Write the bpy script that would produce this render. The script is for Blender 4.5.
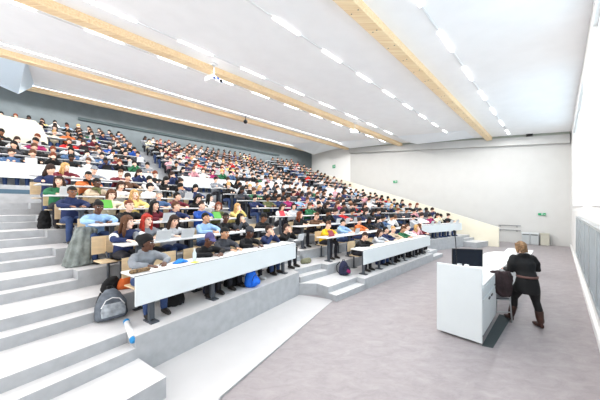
import bpy, math, random
from math import sin, cos, pi, radians, atan2, sqrt
from mathutils import Vector, Matrix, noise
random.seed(11)
for o in list(bpy.data.objects): bpy.data.objects.remove(o)
SC = bpy.context.scene
COL = SC.collection

# ------------------------------------------------------------------ camera
H = 2.3
cd = bpy.data.cameras.new('camera'); cam = bpy.data.objects.new('camera', cd); COL.objects.link(cam)
cam.location = (0, 0, H); cam.rotation_euler = (pi/2, 0, 0)
cd.sensor_width = 36; cd.lens = 15.0; cd.shift_y = 7/600; cd.clip_start = .05; cd.clip_end = 200
SC.camera = cam
# ------------------------------------------------------------------ world, exposure
w = bpy.data.worlds.new('world'); SC.world = w; w.use_nodes = True
bg = w.node_tree.nodes['Background']; bg.inputs[0].default_value = (1, .99, .975, 1); bg.inputs[1].default_value = 1.95
SC.view_settings.view_transform = 'Standard'; SC.view_settings.look = 'None'
SC.view_settings.gamma = 1; SC.view_settings.use_curve_mapping = False
SC.view_settings.exposure = 0.58
STRIP = 5.0      # ceiling light strips
POW = 62.0       # watts of each lamp along a strip
PANE = .8        # daylight in the windows

# ------------------------------------------------------------------ materials
def lin(c):
    return c/12.92 if c <= .04045 else ((c+.055)/1.055)**2.4
MATS = {}
def mat(name, rgb, rough=.6, noise_amt=0, scale=6, metal=0, emit=None, stretch=None, spec=.4, bump=0, col2=None):
    if name in MATS: return MATS[name]
    m = bpy.data.materials.new(name); m.use_nodes = True; nt = m.node_tree
    p = nt.nodes['Principled BSDF']
    c = tuple(lin(x) for x in rgb)+(1,)
    p.inputs['Base Color'].default_value = c; p.inputs['Roughness'].default_value = rough
    p.inputs['Metallic'].default_value = metal; p.inputs['Specular IOR Level'].default_value = spec
    if noise_amt or col2 or bump:
        tc = nt.nodes.new('ShaderNodeTexCoord'); mp = nt.nodes.new('ShaderNodeMapping')
        nt.links.new(tc.outputs['Object'], mp.inputs[0])
        if stretch: mp.inputs['Scale'].default_value = stretch
        n = nt.nodes.new('ShaderNodeTexNoise'); n.inputs['Scale'].default_value = scale; n.inputs['Detail'].default_value = 5
        nt.links.new(mp.outputs[0], n.inputs['Vector'])
        r = nt.nodes.new('ShaderNodeValToRGB')
        a = noise_amt
        r.color_ramp.elements[0].position = .3; r.color_ramp.elements[1].position = .7
        r.color_ramp.elements[0].color = tuple(lin(max(0, x*(1-a))) for x in rgb)+(1,)
        c2 = col2 or tuple(min(1, x*(1+a*.6)) for x in rgb)
        r.color_ramp.elements[1].color = tuple(lin(x) for x in c2)+(1,)
        nt.links.new(n.outputs[0], r.inputs[0]); nt.links.new(r.outputs[0], p.inputs['Base Color'])
        if bump:
            b = nt.nodes.new('ShaderNodeBump'); b.inputs['Strength'].default_value = bump; b.inputs['Distance'].default_value = .01
            nt.links.new(n.outputs[0], b.inputs['Height']); nt.links.new(b.outputs[0], p.inputs['Normal'])
    if emit:
        p.inputs['Emission Color'].default_value = c; p.inputs['Emission Strength'].default_value = emit
    MATS[name] = m; return m

m_wall = mat('white_paint', (.89, .89, .885), .8, .012, 2)
m_ceil = mat('ceiling_paint', (.965, .965, .97), .85, .01, 2)
m_back = mat('slate_panel', (.44, .475, .49), .7, .04, 3)  # dark grey wall, with the shade at the back also in its colour
m_dark = mat('dark_slot', (.16, .18, .19), .7)
m_cream = mat('cream_panel', (.89, .865, .79), .6, .01, 3)
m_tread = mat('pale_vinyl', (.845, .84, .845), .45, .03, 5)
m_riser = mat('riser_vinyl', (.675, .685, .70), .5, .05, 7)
m_desk = mat('white_laminate', (.90, .90, .905), .35, .005, 3)
m_panel = mat('panel_laminate', (.85, .875, .885), .4, .008, 3)
m_leg = mat('charcoal_steel', (.28, .30, .33), .4)
m_beam = mat('spruce_glulam', (.95, .81, .62), .55, .05, 5, stretch=(.25, 6, 6), col2=(.98, .89, .74))
m_birch = mat('birch_ply', (.90, .80, .65), .45, .05, 4, stretch=(1, 1, 6))
m_black = mat('black_plastic', (.05, .05, .06), .35)
m_white = mat('white_plastic', (.93, .93, .93), .4)
m_metal = mat('brushed_steel', (.72, .74, .75), .3, metal=.8)
m_strip = mat('strip_light', (1, 1, 1), .5, emit=STRIP)
m_strip2 = mat('soft_strip_light', (.95, .98, 1), .5, emit=3)
m_pane = mat('daylit_pane', (.86, .95, 1), .3, emit=PANE)
m_track = mat('track_grey', (.90, .905, .91), .6)
m_green = mat('sign_green', (.03, .52, .34), .5, emit=.25)
m_board = mat('slate_board', (.55, .59, .62), .4, .05, 2)

def floor_shading():
    m = mat('marbled_lino', (.76, .72, .73), .5)
    nt = m.node_tree; p = nt.nodes['Principled BSDF']
    tc = nt.nodes.new('ShaderNodeTexCoord'); mp = nt.nodes.new('ShaderNodeMapping')
    mp.inputs['Rotation'].default_value = (0, 0, radians(-20)); mp.inputs['Scale'].default_value = (1.3, 2.6, 1)
    n = nt.nodes.new('ShaderNodeTexNoise'); n.inputs['Scale'].default_value = 2.6; n.inputs['Detail'].default_value = 12; n.inputs['Roughness'].default_value = .78
    n.inputs['Distortion'].default_value = .6
    nt.links.new(tc.outputs['Object'], mp.inputs[0]); nt.links.new(mp.outputs[0], n.inputs['Vector'])
    r = nt.nodes.new('ShaderNodeValToRGB'); e = r.color_ramp.elements
    e[0].position = .28; e[0].color = (lin(.54), lin(.515), lin(.525), 1)
    e[1].position = .72; e[1].color = (lin(.655), lin(.63), lin(.637), 1)
    x = e.new(.5); x.color = (lin(.60), lin(.572), lin(.582), 1)
    nt.links.new(n.outputs[0], r.inputs[0]); nt.links.new(r.outputs[0], p.inputs['Base Color'])
    return m
m_floor = floor_shading()

# ------------------------------------------------------------------ mesh building
class MB:
    def __init__(s): s.v = []; s.f = []; s.m = []; s.sm = []
    def add(s, vs, fs, mi=0, smooth=False):
        b = len(s.v); s.v += [tuple(v) for v in vs]; s.f += [tuple(i+b for i in f) for f in fs]
        s.m += [mi]*len(fs); s.sm += [smooth]*len(fs); return s
    def box(s, c, d, rz=0, mi=0, rx=0, ry=0):
        R = Matrix.Rotation(rz, 3, 'Z') @ Matrix.Rotation(ry, 3, 'Y') @ Matrix.Rotation(rx, 3, 'X'); c = Vector(c)
        vs = [c + R @ Vector((x*d[0]/2, y*d[1]/2, z*d[2]/2)) for x in (-1, 1) for y in (-1, 1) for z in (-1, 1)]
        return s.add(vs, [(0, 1, 3, 2), (4, 6, 7, 5), (0, 4, 5, 1), (2, 3, 7, 6), (0, 2, 6, 4), (1, 5, 7, 3)], mi)
    def prism(s, poly, z0, z1, mt=0, ms=0):          # poly of xy, z may be lists
        n = len(poly); Z0 = z0 if isinstance(z0, (list, tuple)) else [z0]*n; Z1 = z1 if isinstance(z1, (list, tuple)) else [z1]*n
        vs = [(p[0], p[1], Z0[i]) for i, p in enumerate(poly)] + [(p[0], p[1], Z1[i]) for i, p in enumerate(poly)]
        s.add(vs, [tuple(range(n, 2*n))], mt); b = len(s.v)-2*n
        s.f.append(tuple(b+i for i in reversed(range(n)))); s.m.append(ms); s.sm.append(False)
        for i in range(n):
            j = (i+1) % n; s.f.append((b+i, b+j, b+n+j, b+n+i)); s.m.append(ms); s.sm.append(False)
        return s
    def loft(s, rings, n=12, mi=0, cap=True):        # rings: (center, X axis vec, Y axis vec)
        vs = []; fs = []
        for c, a, b in rings:
            c = Vector(c); a = Vector(a); b = Vector(b)
            for k in range(n):
                t = 2*pi*k/n; vs.append(c + a*cos(t) + b*sin(t))
        for i in range(len(rings)-1):
            for k in range(n):
                q = (k+1) % n; fs.append((i*n+k, i*n+q, (i+1)*n+q, (i+1)*n+k))
        if cap:
            fs.append(tuple(reversed(range(n)))); L = (len(rings)-1)*n; fs.append(tuple(L+k for k in range(n)))
        return s.add(vs, fs, mi, True)
    def tube(s, pts, rad, n=10, mi=0, round_ends=True):
        pts = [Vector(p) for p in pts]
        if not isinstance(rad, (list, tuple)): rad = [rad]*len(pts)
        rad = list(rad)
        if round_ends:
            d0 = (pts[0]-pts[1]).normalized(); d1 = (pts[-1]-pts[-2]).normalized()
            pts = [pts[0]+d0*rad[0]*.95, pts[0]+d0*rad[0]*.6] + pts + [pts[-1]+d1*rad[-1]*.6, pts[-1]+d1*rad[-1]*.95]
            rad = [rad[0]*.3, rad[0]*.8] + rad + [rad[-1]*.8, rad[-1]*.3]
        rings = []; up = None
        for i, p in enumerate(pts):
            d = (pts[min(i+1, len(pts)-1)] - pts[max(i-1, 0)]).normalized()
            if up is None: up = Vector((0, 0, 1)) if abs(d.z) < .9 else Vector((0, 1, 0))
            a = d.cross(up).normalized(); b = a.cross(d).normalized(); up = b
            rings.append((p, a*rad[i], b*rad[i]))
        return s.loft(rings, n, mi)
    def ell(s, c, r, n=12, m=8, mi=0, R=None):
        c = Vector(c); R = R or Matrix.Identity(3); vs = [c + R @ Vector((0, 0, r[2]))]
        for i in range(1, m):
            a = pi*i/m
            for k in range(n):
                t = 2*pi*k/n; vs.append(c + R @ Vector((r[0]*sin(a)*cos(t), r[1]*sin(a)*sin(t), r[2]*cos(a))))
        vs.append(c - R @ Vector((0, 0, r[2]))); fs = []
        for k in range(n): fs.append((0, 1+k, 1+(k+1) % n))
        for i in range(m-2):
            for k in range(n):
                q = (k+1) % n; fs.append((1+i*n+k, 1+(i+1)*n+k, 1+(i+1)*n+q, 1+i*n+q))
        L = len(vs)-1; o = 1+(m-2)*n
        for k in range(n): fs.append((L, o+(k+1) % n, o+k))
        return s.add(vs, fs, mi, True)
    def mesh(s, name, mats):
        me = bpy.data.meshes.new(name); me.from_pydata(s.v, [], s.f)
        for m in mats: me.materials.append(m)
        me.polygons.foreach_set('material_index', s.m); me.polygons.foreach_set('use_smooth', s.sm)
        me.update(); return me
    def build(s, name, mats, parent=None, bevel=0, kind=None):
        if not isinstance(mats, (list, tuple)): mats = [mats]
        o = bpy.data.objects.new(name, s.mesh(name, mats)); COL.objects.link(o)
        if parent: o.parent = parent
        if kind: o['kind'] = kind
        if bevel:
            b = o.modifiers.new('bevel', 'BEVEL'); b.width = bevel; b.segments = 2; b.limit_method = 'ANGLE'
        return o

def link(o, parent=None):
    COL.objects.link(o)
    if parent: o.parent = parent
    return o
def tag(o, label, cat, group=None):
    o['label'] = label; o['category'] = cat
    if group: o['group'] = group
    return o
def empty(name, loc, rz=0):
    o = bpy.data.objects.new(name, None); COL.objects.link(o); o.location = loc; o.rotation_euler = (0, 0, rz); o.empty_display_size = .1
    return o
def copy_tree(o, parent=None):
    c = o.copy(); COL.objects.link(c); c.parent = parent
    for ch in o.children: copy_tree(ch, c)
    return c
def remeshed(mb, name, mats, voxel, smooth=2, displace=0):
    o = mb.build(name, mats)
    r = o.modifiers.new('r', 'REMESH'); r.mode = 'VOXEL'; r.voxel_size = voxel; r.use_smooth_shade = True
    if smooth:
        q = o.modifiers.new('s', 'SMOOTH'); q.factor = .5; q.iterations = smooth
    dg = bpy.context.evaluated_depsgraph_get(); me = bpy.data.meshes.new_from_object(o.evaluated_get(dg))
    me.name = name; bpy.data.objects.remove(o)
    if displace:
        for v in me.vertices:
            p = v.co*9; v.co += v.normal*(noise.noise(p)*displace + noise.noise(p*2.3)*displace*.5)
    if not me.materials:
        for m in (mats if isinstance(mats, (list, tuple)) else [mats]): me.materials.append(m)
    me.update(); return me

# ------------------------------------------------------------------ room frame: u along the rows, s away from the front wall
TH = radians(46); DL = radians(12.8)
b2 = Vector((sin(TH), cos(TH))); n2 = Vector((-cos(TH), sin(TH)))
b1 = Vector((sin(TH-DL), cos(TH-DL))); n1 = Vector((-cos(TH-DL), sin(TH-DL)))
RZ2 = pi/2-TH; RZ1 = RZ2+DL; RZ3 = RZ2-DL
def W(u, s): p = b2*u + n2*s; return (p.x, p.y)
def W1(t, s): p = b1*t + n1*s; return (p.x, p.y)
UM = 17.7
def mir(xy):                    # mirror across the hall's centre line
    p = Vector(xy[:2]); u = p.dot(b2); s = p.dot(n2); return W(UM-u, s)
def US(xy): p = Vector(xy[:2]); return p.dot(b2), p.dot(n2)
def boxus(mb, u0, u1, s0, s1, z0, z1, mt=0, ms=0): return mb.prism([W(u0, s0), W(u1, s0), W(u1, s1), W(u0, s1)], z0, z1, mt, ms)
zc = lambda s: H + 4.35 + .115*s   # ceiling height

# ------------------------------------------------------------------ room shell
mb = MB(); mb.prism([W(-14, -.75), W(24, -.75), W(24, 24), W(-14, 24)], -.1, 0); mb.build('floor', m_floor, kind='structure')
mb = MB()
mb.prism([W(-6, -.6), W(24.5, -.6), W(24.5, 22), W(-6, 22)], [zc(-.6), zc(-.6), zc(22), zc(22)], [zc(-.6)+.2, zc(-.6)+.2, zc(22)+.2, zc(22)+.2])
mb.build('ceiling', m_ceil, kind='structure')
mb = MB()
UF = 21.3
mb.prism([W(UF, -.5), W(UF+.2, -.5), W(UF+.2, 14.7), W(UF, 14.7)], 0, [zc(-.5), zc(-.5), zc(14.7), zc(14.7)])
mb.build('wall_right', mat('far_wall_dimmed', (.785, .785, .78), .8, .01, 2), kind='structure')  # same white as the corner wall, greyed to offset the strong lamp light
mb = MB(); A = W(UF, 14.7); B = W(22.8, 21.5); Bb = W(23, 21.5); Ab = W(UF+.2, 14.7)
mb.prism([A, Ab, Bb, B], 0, [zc(14.7), zc(14.7), zc(21.5), zc(21.5)]); mb.build('wall_corner', mat('corner_lightened', (.95, .95, .95), .8), kind='structure')  # same white as the far wall, lightened to make up for weak light
# lower cladding board on the far wall, its top edge following the ceiling
mb = MB(); mb.prism([W(UF-.32, -.45), W(UF, -.45), W(UF, 14.65), W(UF-.32, 14.65)], [zc(-.45)-.62, zc(-.45)-.62, zc(14.7)-.62, zc(14.7)-.62], [zc(-.45)-.002, zc(-.45)-.002, zc(14.7)-.002, zc(14.7)-.002])
mb.build('trim_1', mat('far_wall_dimmed', (.785, .785, .78)), kind='structure')
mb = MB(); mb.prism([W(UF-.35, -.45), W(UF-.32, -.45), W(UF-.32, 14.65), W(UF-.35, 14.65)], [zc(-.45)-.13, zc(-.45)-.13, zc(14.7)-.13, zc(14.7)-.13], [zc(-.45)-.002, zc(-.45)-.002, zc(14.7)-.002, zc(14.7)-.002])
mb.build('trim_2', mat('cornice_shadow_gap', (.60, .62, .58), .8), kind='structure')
mb = MB(); mb.prism([W(-14, 21.5), W(22.8, 21.5), W(22.8, 21.7), W(-14, 21.7)], 0, zc(21.5)); mb.build('wall_back', m_back, kind='structure')
mb = MB(); boxus(mb, .9, 17.5, 21.38, 21.5, 7.9, 8.07); mb.build('trim_3', mat('slot_teal', (.24, .29, .30), .7), kind='structure')

# front wall (beside the camera) with two windows
mb = MB()
WS = [(11.2, 19.0), (1.5, 8.2)]
def wallseg(u0, u1, z0, z1=None): mb.prism([W(u0, -.72), W(u1, -.72), W(u1, -.5), W(u0, -.5)], z0, z1 if z1 else zc(-.5))
wallseg(-3, UF, 0, 2.38); wallseg(19.0, UF, 2.38); wallseg(8.2, 11.2, 2.38); wallseg(-3, 1.5, 2.38)
for a, b in WS: wallseg(a, b, 6.15)
mb.build('wall_front', m_wall, kind='structure')
for i, (a, b) in enumerate(WS):
    e = MB(); boxus(e, a, b, -.66, -.64, 2.38, 6.15); wn = e.build('window_%d' % (i+1), m_pane, kind='structure')
    f = MB()
    for q in (a+.03, (a+b)/2, b-.03): boxus(f, q-.03, q+.03, -.63, -.57, 2.38, 6.15)
    boxus(f, a, b, -.63, -.57, 2.38, 2.44); boxus(f, a, b, -.63, -.57, 6.09, 6.15)
    f.build('window_frame', m_white, wn)
    g = MB(); boxus(g, a-.05, b+.05, -.5, -.47, 2.32, 2.38); g.build('window_sill', m_white, wn)
mb = MB(); boxus(mb, -3, UF-.06, -.5, -.45, 0, .14); mb.build('baseboard_front', m_white, kind='structure')

# ceiling beams
for i, s in enumerate((3.26, 9.36, 14.93, 20.27)):
    mb = MB(); u1 = UF-.36 if s < 14.6 else (UF-.1 if s < 15 else 22)
    mb.prism([W(-5.5, s-.15), W(u1, s-.15), W(u1, s+.15), W(-5.5, s+.15)], zc(s)-.24, zc(s)+.03)
    o = mb.build('ceiling_beam', m_beam)
    tag(o, ['pale timber ceiling beam nearest the windowed front wall, with small dark bolts', 'pale timber ceiling beam next to the hanging white projector', 'pale timber ceiling beam that runs above the middle of the audience', 'pale timber ceiling beam hard against the dark back wall'][i], 'ceiling beam')
    if i == 0:
        for k in range(18):
            for ds in (-.09, .09):
                q = MB(); x, y = W(4+k*.9, s+ds*(1 if k % 2 else .6)); q.ell((x, y, zc(s)-.243), (.016, .016, .008), 8, 4); q.build('bolt', m_leg, o)

# light tracks
def track(s, u0, u1, dash, period, start, name_label, cont=False, drop=.03, power=100, n=11, lz=-.03):
    t = empty('light_track', (*W(u0, s), zc(s)-drop), RZ2)
    for k in range(n):       # the light the strip throws down into the hall
        ld = bpy.data.lights.new('strip_lamp', 'SPOT'); ld.energy = power; ld.spot_size = radians(176); ld.spot_blend = .25; ld.shadow_soft_size = 0; ld.color = (1, .985, .96)
        lo = link(bpy.data.objects.new('strip_lamp', ld), t); lo.location = ((u1-u0-1.0)*(k+.5)/n, 0, lz)
    r = MB(); r.box(((u1-u0)/2, 0, drop/2-.003), (u1-u0, .045, max(.02, drop)-.006)); r.build('rail', m_track, t)
    if cont:
        r = MB(); r.box(((u1-u0)/2, 0, -.003), (u1-u0, .05, .003)); o = r.build('lamp_tube', m_strip2, t)
        k = start
        while k+dash < u1:
            r = MB(); r.box((k-u0+dash/2, 0, -.006), (dash, .06, .004)); r.build('lamp_tube', m_strip, t); k += period
    else:
        k = start
        while k < u0: k += period
        while k+dash < u1-.1:
            r = MB(); r.box((k-u0+dash/2, 0, -.003), (dash, .07, .003)); r.build('lamp_tube', m_strip, t); k += period
    return tag(t, name_label, 'ceiling light')
track(8.4, -3, 20.8, 1.13, 2.25, -1.77, 'dashed white light strip on the window side of the projector beam', power=POW)
track(10.2, -3, 20.8, 1.0, 2.03, -1.45, 'dashed white light strip on the audience side of the projector beam', power=POW)
track(5.15, -1, 20.8, .95, 1.95, .1, 'dashed white light strip midway between the two wide timber beams', power=POW)
track(2.18, 1, 20.8, 1.25, 2.4, 2.3, 'dashed white light strip closest to the windows', power=POW*1.2)
track(14.08, -4, 20.5, 1.3, 6.0, -1.2, 'long continuous light strip beside the third timber beam', True, power=POW*1.5)
track(19.6, -3, 20.8, 1.3, 7.0, 25, 'long continuous light strip in front of the dark back wall', True, .10, power=POW*1.7, lz=-.32)

# skylight folds between beams at the far end and near end
m_sky = mat('skylight_fold', (.88, .94, .99), .6)
m_sky2 = mat('skylight_fold_white', (.95, .965, .985), .6)
def fold(u0, u1, s0, s1, drop, lab, um, m_sky=m_sky):
    vs = []; f = []
    for u, s, z in ((u0, s0, zc(s0)-.01), (u1, s0, zc(s0)-.01), (u0, s1, zc(s1)-.01), (u1, s1, zc(s1)-.01), (um, (s0+s1)/2+1.2, zc((s0+s1)/2)-drop)):
        x, y = W(u, s); vs.append((x, y, z))
    m_ = MB(); m_.add(vs, [(0, 4, 1), (1, 4, 3), (3, 4, 2), (2, 4, 0), (0, 1, 3, 2)])
    tag(m_.build('skylight_cowl', m_sky), lab, 'skylight')
fold(-3.4, -.95, 15.15, 20.0, .72, 'pale blue wedge-shaped skylight cowl hanging between beams at left edge', -1.45)
fold(17.6, 20.6, 15.15, 20.0, .6, 'pale blue wedge-shaped skylight cowl near the far corner', 20.2, m_sky2)
fold(18.3, 20.9, 10.4, 14.6, .25, 'soft white skylight cowl above the right end of the audience', 19.8, m_sky2)
fold(18.3, 20.9, 4.1, 8.6, .25, 'soft white skylight cowl above the far white wall', 19.8, m_sky2)

# ------------------------------------------------------------------ terraces
A1 = lambda m: 3.60 + .97*(m-2)
A2 = lambda m: 3.75 + .97*(m-1)
uL2 = [6.22, 5.78, 5.6, 5.42, 5.32, 5.22, 5.12, 5.02]
tL1 = [1.58, 1.57, 1.52, 1.46, 1.54, 1.58, 1.62]
tD = [1.60, 1.85, 1.80, 1.60, 1.56, 1.58, 1.62]
tLR = [max(tL1[k], (.45+sin(DL)*(3.6+.97*k+.1))/cos(DL)) for k in range(7)]
def uB(m): return (cos(DL)*A2(m) - A1(m))/sin(DL)
def tR1(m, s1, extra=0): return (uB(m)+extra + sin(DL)*s1)/cos(DL)
LV = .3
def half_line(m, tL1, right=False):
    pts = []; t0 = lambda s_: (-.5+sin(DL)*s_)/cos(DL) if right else -9
    if m == 1:
        pts += [W1(t0(2.93), 2.93), W1(1.6, 2.93), W1(1.6, 3.6), W1(tR1(2, 3.6), 3.6), W(4.85, 4.4), W(4.85, A2(1)+.25)]
    else:
        tl = tL1[min(m-2, 6)] - .02
        pts += [W1(t0(A1(m)+.235), A1(m)+.235), W1(tl, A1(m)+.235), W1(tl, A1(m)), W1(tR1(m, A1(m)), A1(m)), W(uB(m)+.03, A2(m)+.25)]
    ul = uL2[m-1]-.1
    pts += [W(ul, A2(m)+.25), W(ul, A2(m))]
    return pts
def terrace_line(m): return half_line(m, tL1) + [mir(p) for p in reversed(half_line(m, tLR, True))]
mb = MB()
for m in range(1, 9):
    line = terrace_line(m)
    if m == 1:
        # the right block stops at the cream wall
        pass
    poly = line + [W(18.2, 21.45), W(-14, 21.45), W(-14, 11)]
    # clip outer ends to the cream wall on the right: replace right-most point
    r = []
    for p in poly:
        u, s = US(p); r.append(W(min(u, 18.2), s))
    if m == 8 or True:
        pass
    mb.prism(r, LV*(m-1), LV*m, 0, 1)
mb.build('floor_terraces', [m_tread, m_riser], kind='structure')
# half steps in the aisles
mb = MB()
for m in range(1, 9):
    z0 = LV*(m-1); z1 = z0+.15
    if m > 1:
        tl = tL1[min(m-2, 6)] - .02
        P = [W1(-9, A1(m)-.01), W1(tl, A1(m)-.01), W1(tl, A1(m)+.24), W1(-9, A1(m)+.24)]
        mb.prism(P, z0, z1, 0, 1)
        tr_ = tLR[min(m-2, 6)] - .02; te = (-.48+sin(DL)*(A1(m)+.1))/cos(DL)
        P = [mir(W1(tr_, A1(m)-.01)), mir(W1(te, A1(m)-.01)), mir(W1(te, A1(m)+.24)), mir(W1(tr_, A1(m)+.24))]
        P.reverse()
        mb.prism(P, z0, z1, 0, 1)
    ul = uL2[m-1]-.1; ub = (uB(m)+.05) if m > 1 else 4.85
    P = [W(ub, A2(m)), W(ul+.12, A2(m)), W(ul+.12, A2(m)+.26), W(ub, A2(m)+.26)]
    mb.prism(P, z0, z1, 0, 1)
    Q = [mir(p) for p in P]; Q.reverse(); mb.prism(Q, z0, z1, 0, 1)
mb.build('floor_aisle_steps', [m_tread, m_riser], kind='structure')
# ramp of pale vinyl in front of the left block
mb = MB()
c0 = W1(tR1(2, 3.6), 3.6)
P = [c0, W1(-2, 3.6), W1(-2, 2.4), W1(.2, 2.2), W1(.8, 2.45), (.18*1, 4.0), W(4.98, 3.72), W(4.85, 4.0)]
P = [c0, W1(1.2, 3.6), W1(-1, 3.6), W1(-1, .2), (-1.0, 1.9), (-.95, 3.0), (.80, 6.12), W(4.86, 3.98)]
mb.prism([P[0], P[7], P[6], P[5], P[4], P[3], P[2], P[1]], -.02, [.004, .004, .006, .03, .12, .2, .15, .08], 0, 1)
mb.build('floor_ramp', [mat('ramp_vinyl', (.78, .775, .78), .4, .01, 4), m_riser], kind='structure')
# cross aisle + upper terraces
US0 = 12.4; UP = .93; UR = .385; NU = 9
mb = MB()
def fanned(s, z0, z1): mb.prism([W(-14, s), W(14.2, s), W(18.2, s-.91), W(18.2, 21.45), W(-14, 21.45)], z0, z1, 0, 1)
fanned(11.42, 2.4, 2.7); fanned(12.05, 2.7, 3.0)
for i in range(1, NU):
    fanned(US0+UP*i-.1, 3+UR*(i-1), 3+UR*i)
    for (a, b) in ((3.15, 4.25), (13.45, 14.2)) + (((-.3, .5),) if i > 3 else ()):
        boxus(mb, a, b, US0+UP*i-.38, US0+UP*i-.1, 3+UR*(i-1), 3+UR*(i-.5), 0, 1)
mb.build('floor_upper_terraces', [mat('upper_tread', (.80, .83, .87), .5, .03, 5), m_riser], kind='structure')
mb = MB(); boxus(mb, -8, 4, 12.02, 12.055, 2.72, 2.86); mb.build('trim_4', mat('blue_grey_strip', (.28, .38, .45), .5), kind='structure')  # dark blue strip, its colour also standing for the riser's shadow

# cream guard wall on the right of the seats
mb = MB(); mb.prism([W(18.2, 2.4), W(18.38, 2.4), W(18.38, 21.4), W(18.2, 21.4)], 0, [1.12, 1.12, 7.35, 7.35])
o = mb.build('guard_wall', [m_cream]); tag(o, 'long cream guard wall rising beside the right-hand stairs', 'guard wall')
def vpoly(poly, s0, s1):        # polygon in (u, z), thickness s0..s1
    m_ = MB(); n = len(poly)
    vs = [(*W(u, s0), z) for u, z in poly] + [(*W(u, s1), z) for u, z in poly]
    m_.add(vs, [tuple(range(n)), tuple(reversed(range(n, 2*n)))] + [(i, n+i, n+(i+1) % n, (i+1) % n) for i in range(n)]); return m_
mb = vpoly([(-6, 3.5), (-.25, 3.5), (-.36, 5.4), (-.52, 5.9), (-.75, 6.17), (-6, 6.2)], 16.32, 16.45)
o = mb.build('guard_wall', [m_cream]); tag(o, 'cream guard wall with a rounded end, upper left among the seats', 'guard wall')
# front wall boards
for (u0, u1, lab) in ((7.3, 12.4, 'grey chalkboard below the window pier, further from the camera'), (2.1, 7.2, 'grey chalkboard at the right edge of the photo')):
    t = empty('chalkboard', (*W(u0, -.43), .55), RZ2)
    r = MB(); r.box(((u1-u0)/2, 0, .82), (u1-u0, .05, 1.2)); r.build('board_surface', m_board, t)
    r = MB()
    for z in (.22, 1.42): r.box(((u1-u0)/2, .005, z), (u1-u0+.08, .08, .04))
    k = 0
    while k <= u1-u0+.01: r.box((k, .005, .82), (.05, .07, 1.22)); k += (u1-u0)/4
    r.build('board_frame', m_metal, t); tag(t, lab, 'chalkboard')

# ------------------------------------------------------------------ desks
LEGZ = .75
def desk(P0, rz, L, z, panel, lab, far=False):
    # local x along the row, local y away from the stage; y=0 is the panel line
    t = empty('lecture_desk', (*P0, z), rz)
    r = MB(); r.box((L/2, .2, .755), (L, .42, .03)); r.build('tabletop', m_desk, t, bevel=.006 if not far else 0)
    n = max(2, int(L/1.05)+1)
    for k in range(n):
        x = .3 + (L-.6)*k/(n-1); r = MB()
        r.box((x, .16, .375), (.075, .055, .72)); r.box((x, .16, .01), (.12, .24, .02)); r.box((x, .19, .725), (.05, .34, .03))
        r.build('leg', m_leg, t)
    if panel:
        h = .40 if panel == 1 else .5
        r = MB(); r.box((L/2, -.03, .755-h/2), (L, .022, h)); r.build('front_panel', m_panel, t)
        r = MB(); r.box((L/2, -.017, .752), (L, .012, .016)); r.build('edge_strip', m_dark, t)
    return tag(t, lab, 'desk', 'long white lecture desks')
ORD = ['first', 'second', 'third', 'fourth', 'fifth', 'sixth', 'seventh', 'eighth', 'ninth', 'tenth', 'eleventh', 'twelfth', 'thirteenth', 'fourteenth', 'fifteenth', 'sixteenth', 'seventeenth', 'eighteenth', 'nineteenth', 'twentieth']
BN = {'L': 'left lower block', 'M': 'middle lower block', 'R': 'right lower block', 'a': 'left upper block', 'b': 'middle upper block', 'c': 'right upper block'}
ROWS = []   # (block, index, P0, rz, L, z, spacing)
for k in range(7):
    m = k+2; s = A1(m)+.13; tl = tD[k]; tr = tR1(m, s, -.05)
    ROWS.append(('L', k, W1(tl, s), RZ1, tr-tl, LV*m))
    ROWS.append(('R', k, mir(W1(tr, s)), RZ3, tr-tLR[k], LV*m))
for j in range(8):
    m = j+1; s = A2(m)+.13
    ROWS.append(('M', j, W(uL2[j], s), RZ2, UM-2*uL2[j], LV*m))
for i in range(NU):
    s = US0+UP*i+.03; z = 3+UR*i
    l0 = -3.0 if i != 4 else .45
    ROWS.append(('a', i, W(l0, s), RZ2, 3.2-l0, z))
    ROWS.append(('b', i, W(4.15, s), RZ2, 13.35-4.15, z))
    ROWS.append(('c', i, W(14.6, s-.09), RZ3, 3.42, z))
for (bk, i, P0, rz, L, z) in ROWS:
    first = i == 0
    desk(P0, rz, L, z, (2 if bk in 'abc' else 1) if first else 0, 'long white desk with %s, %s row of the %s' % ('a pale front panel' if first else 'open grey legs', ORD[i], BN[bk]), far=bk in 'abcR')

# ------------------------------------------------------------------ people: palettes
SKIN = {'pale': (.96, .80, .72), 'fair': (.93, .75, .65), 'tan': (.80, .60, .47), 'brown': (.55, .37, .27), 'dark': (.36, .23, .17)}
HAIR = {'black': (.045, .04, .04), 'dark brown': (.20, .13, .10), 'brown': (.36, .23, .15), 'auburn': (.45, .22, .13), 'blond': (.78, .62, .40), 'red': (.68, .18, .12), 'grey': (.5, .5, .5)}
TOP = {'black': (.07, .07, .08), 'charcoal': (.24, .25, .28), 'grey': (.52, .54, .57), 'light grey': (.76, .77, .79), 'white': (.92, .92, .92), 'navy': (.13, .18, .34), 'blue': (.14, .32, .66), 'light blue': (.60, .74, .90), 'denim blue': (.30, .42, .58),
       'red': (.80, .14, .14), 'maroon': (.42, .12, .18), 'pink': (.84, .62, .66), 'magenta': (.62, .15, .38), 'orange': (.85, .46, .24), 'mustard': (.92, .74, .14), 'beige': (.82, .74, .64), 'olive': (.36, .38, .24), 'green': (.16, .42, .28), 'teal': (.14, .45, .48), 'purple': (.30, .26, .48), 'dusky purple': (.33, .31, .50), 'brown': (.38, .27, .20), 'cream': (.93, .89, .78), 'yellow': (.93, .84, .52)}
for k, c in SKIN.items(): mat('skin_'+k, c, .5)
for k, c in HAIR.items(): mat('hair_'+k, c, .8, .25, 40, bump=.3)
for k, c in TOP.items(): mat('cloth_'+k, c, .85, .12, 9, bump=.15)
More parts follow.
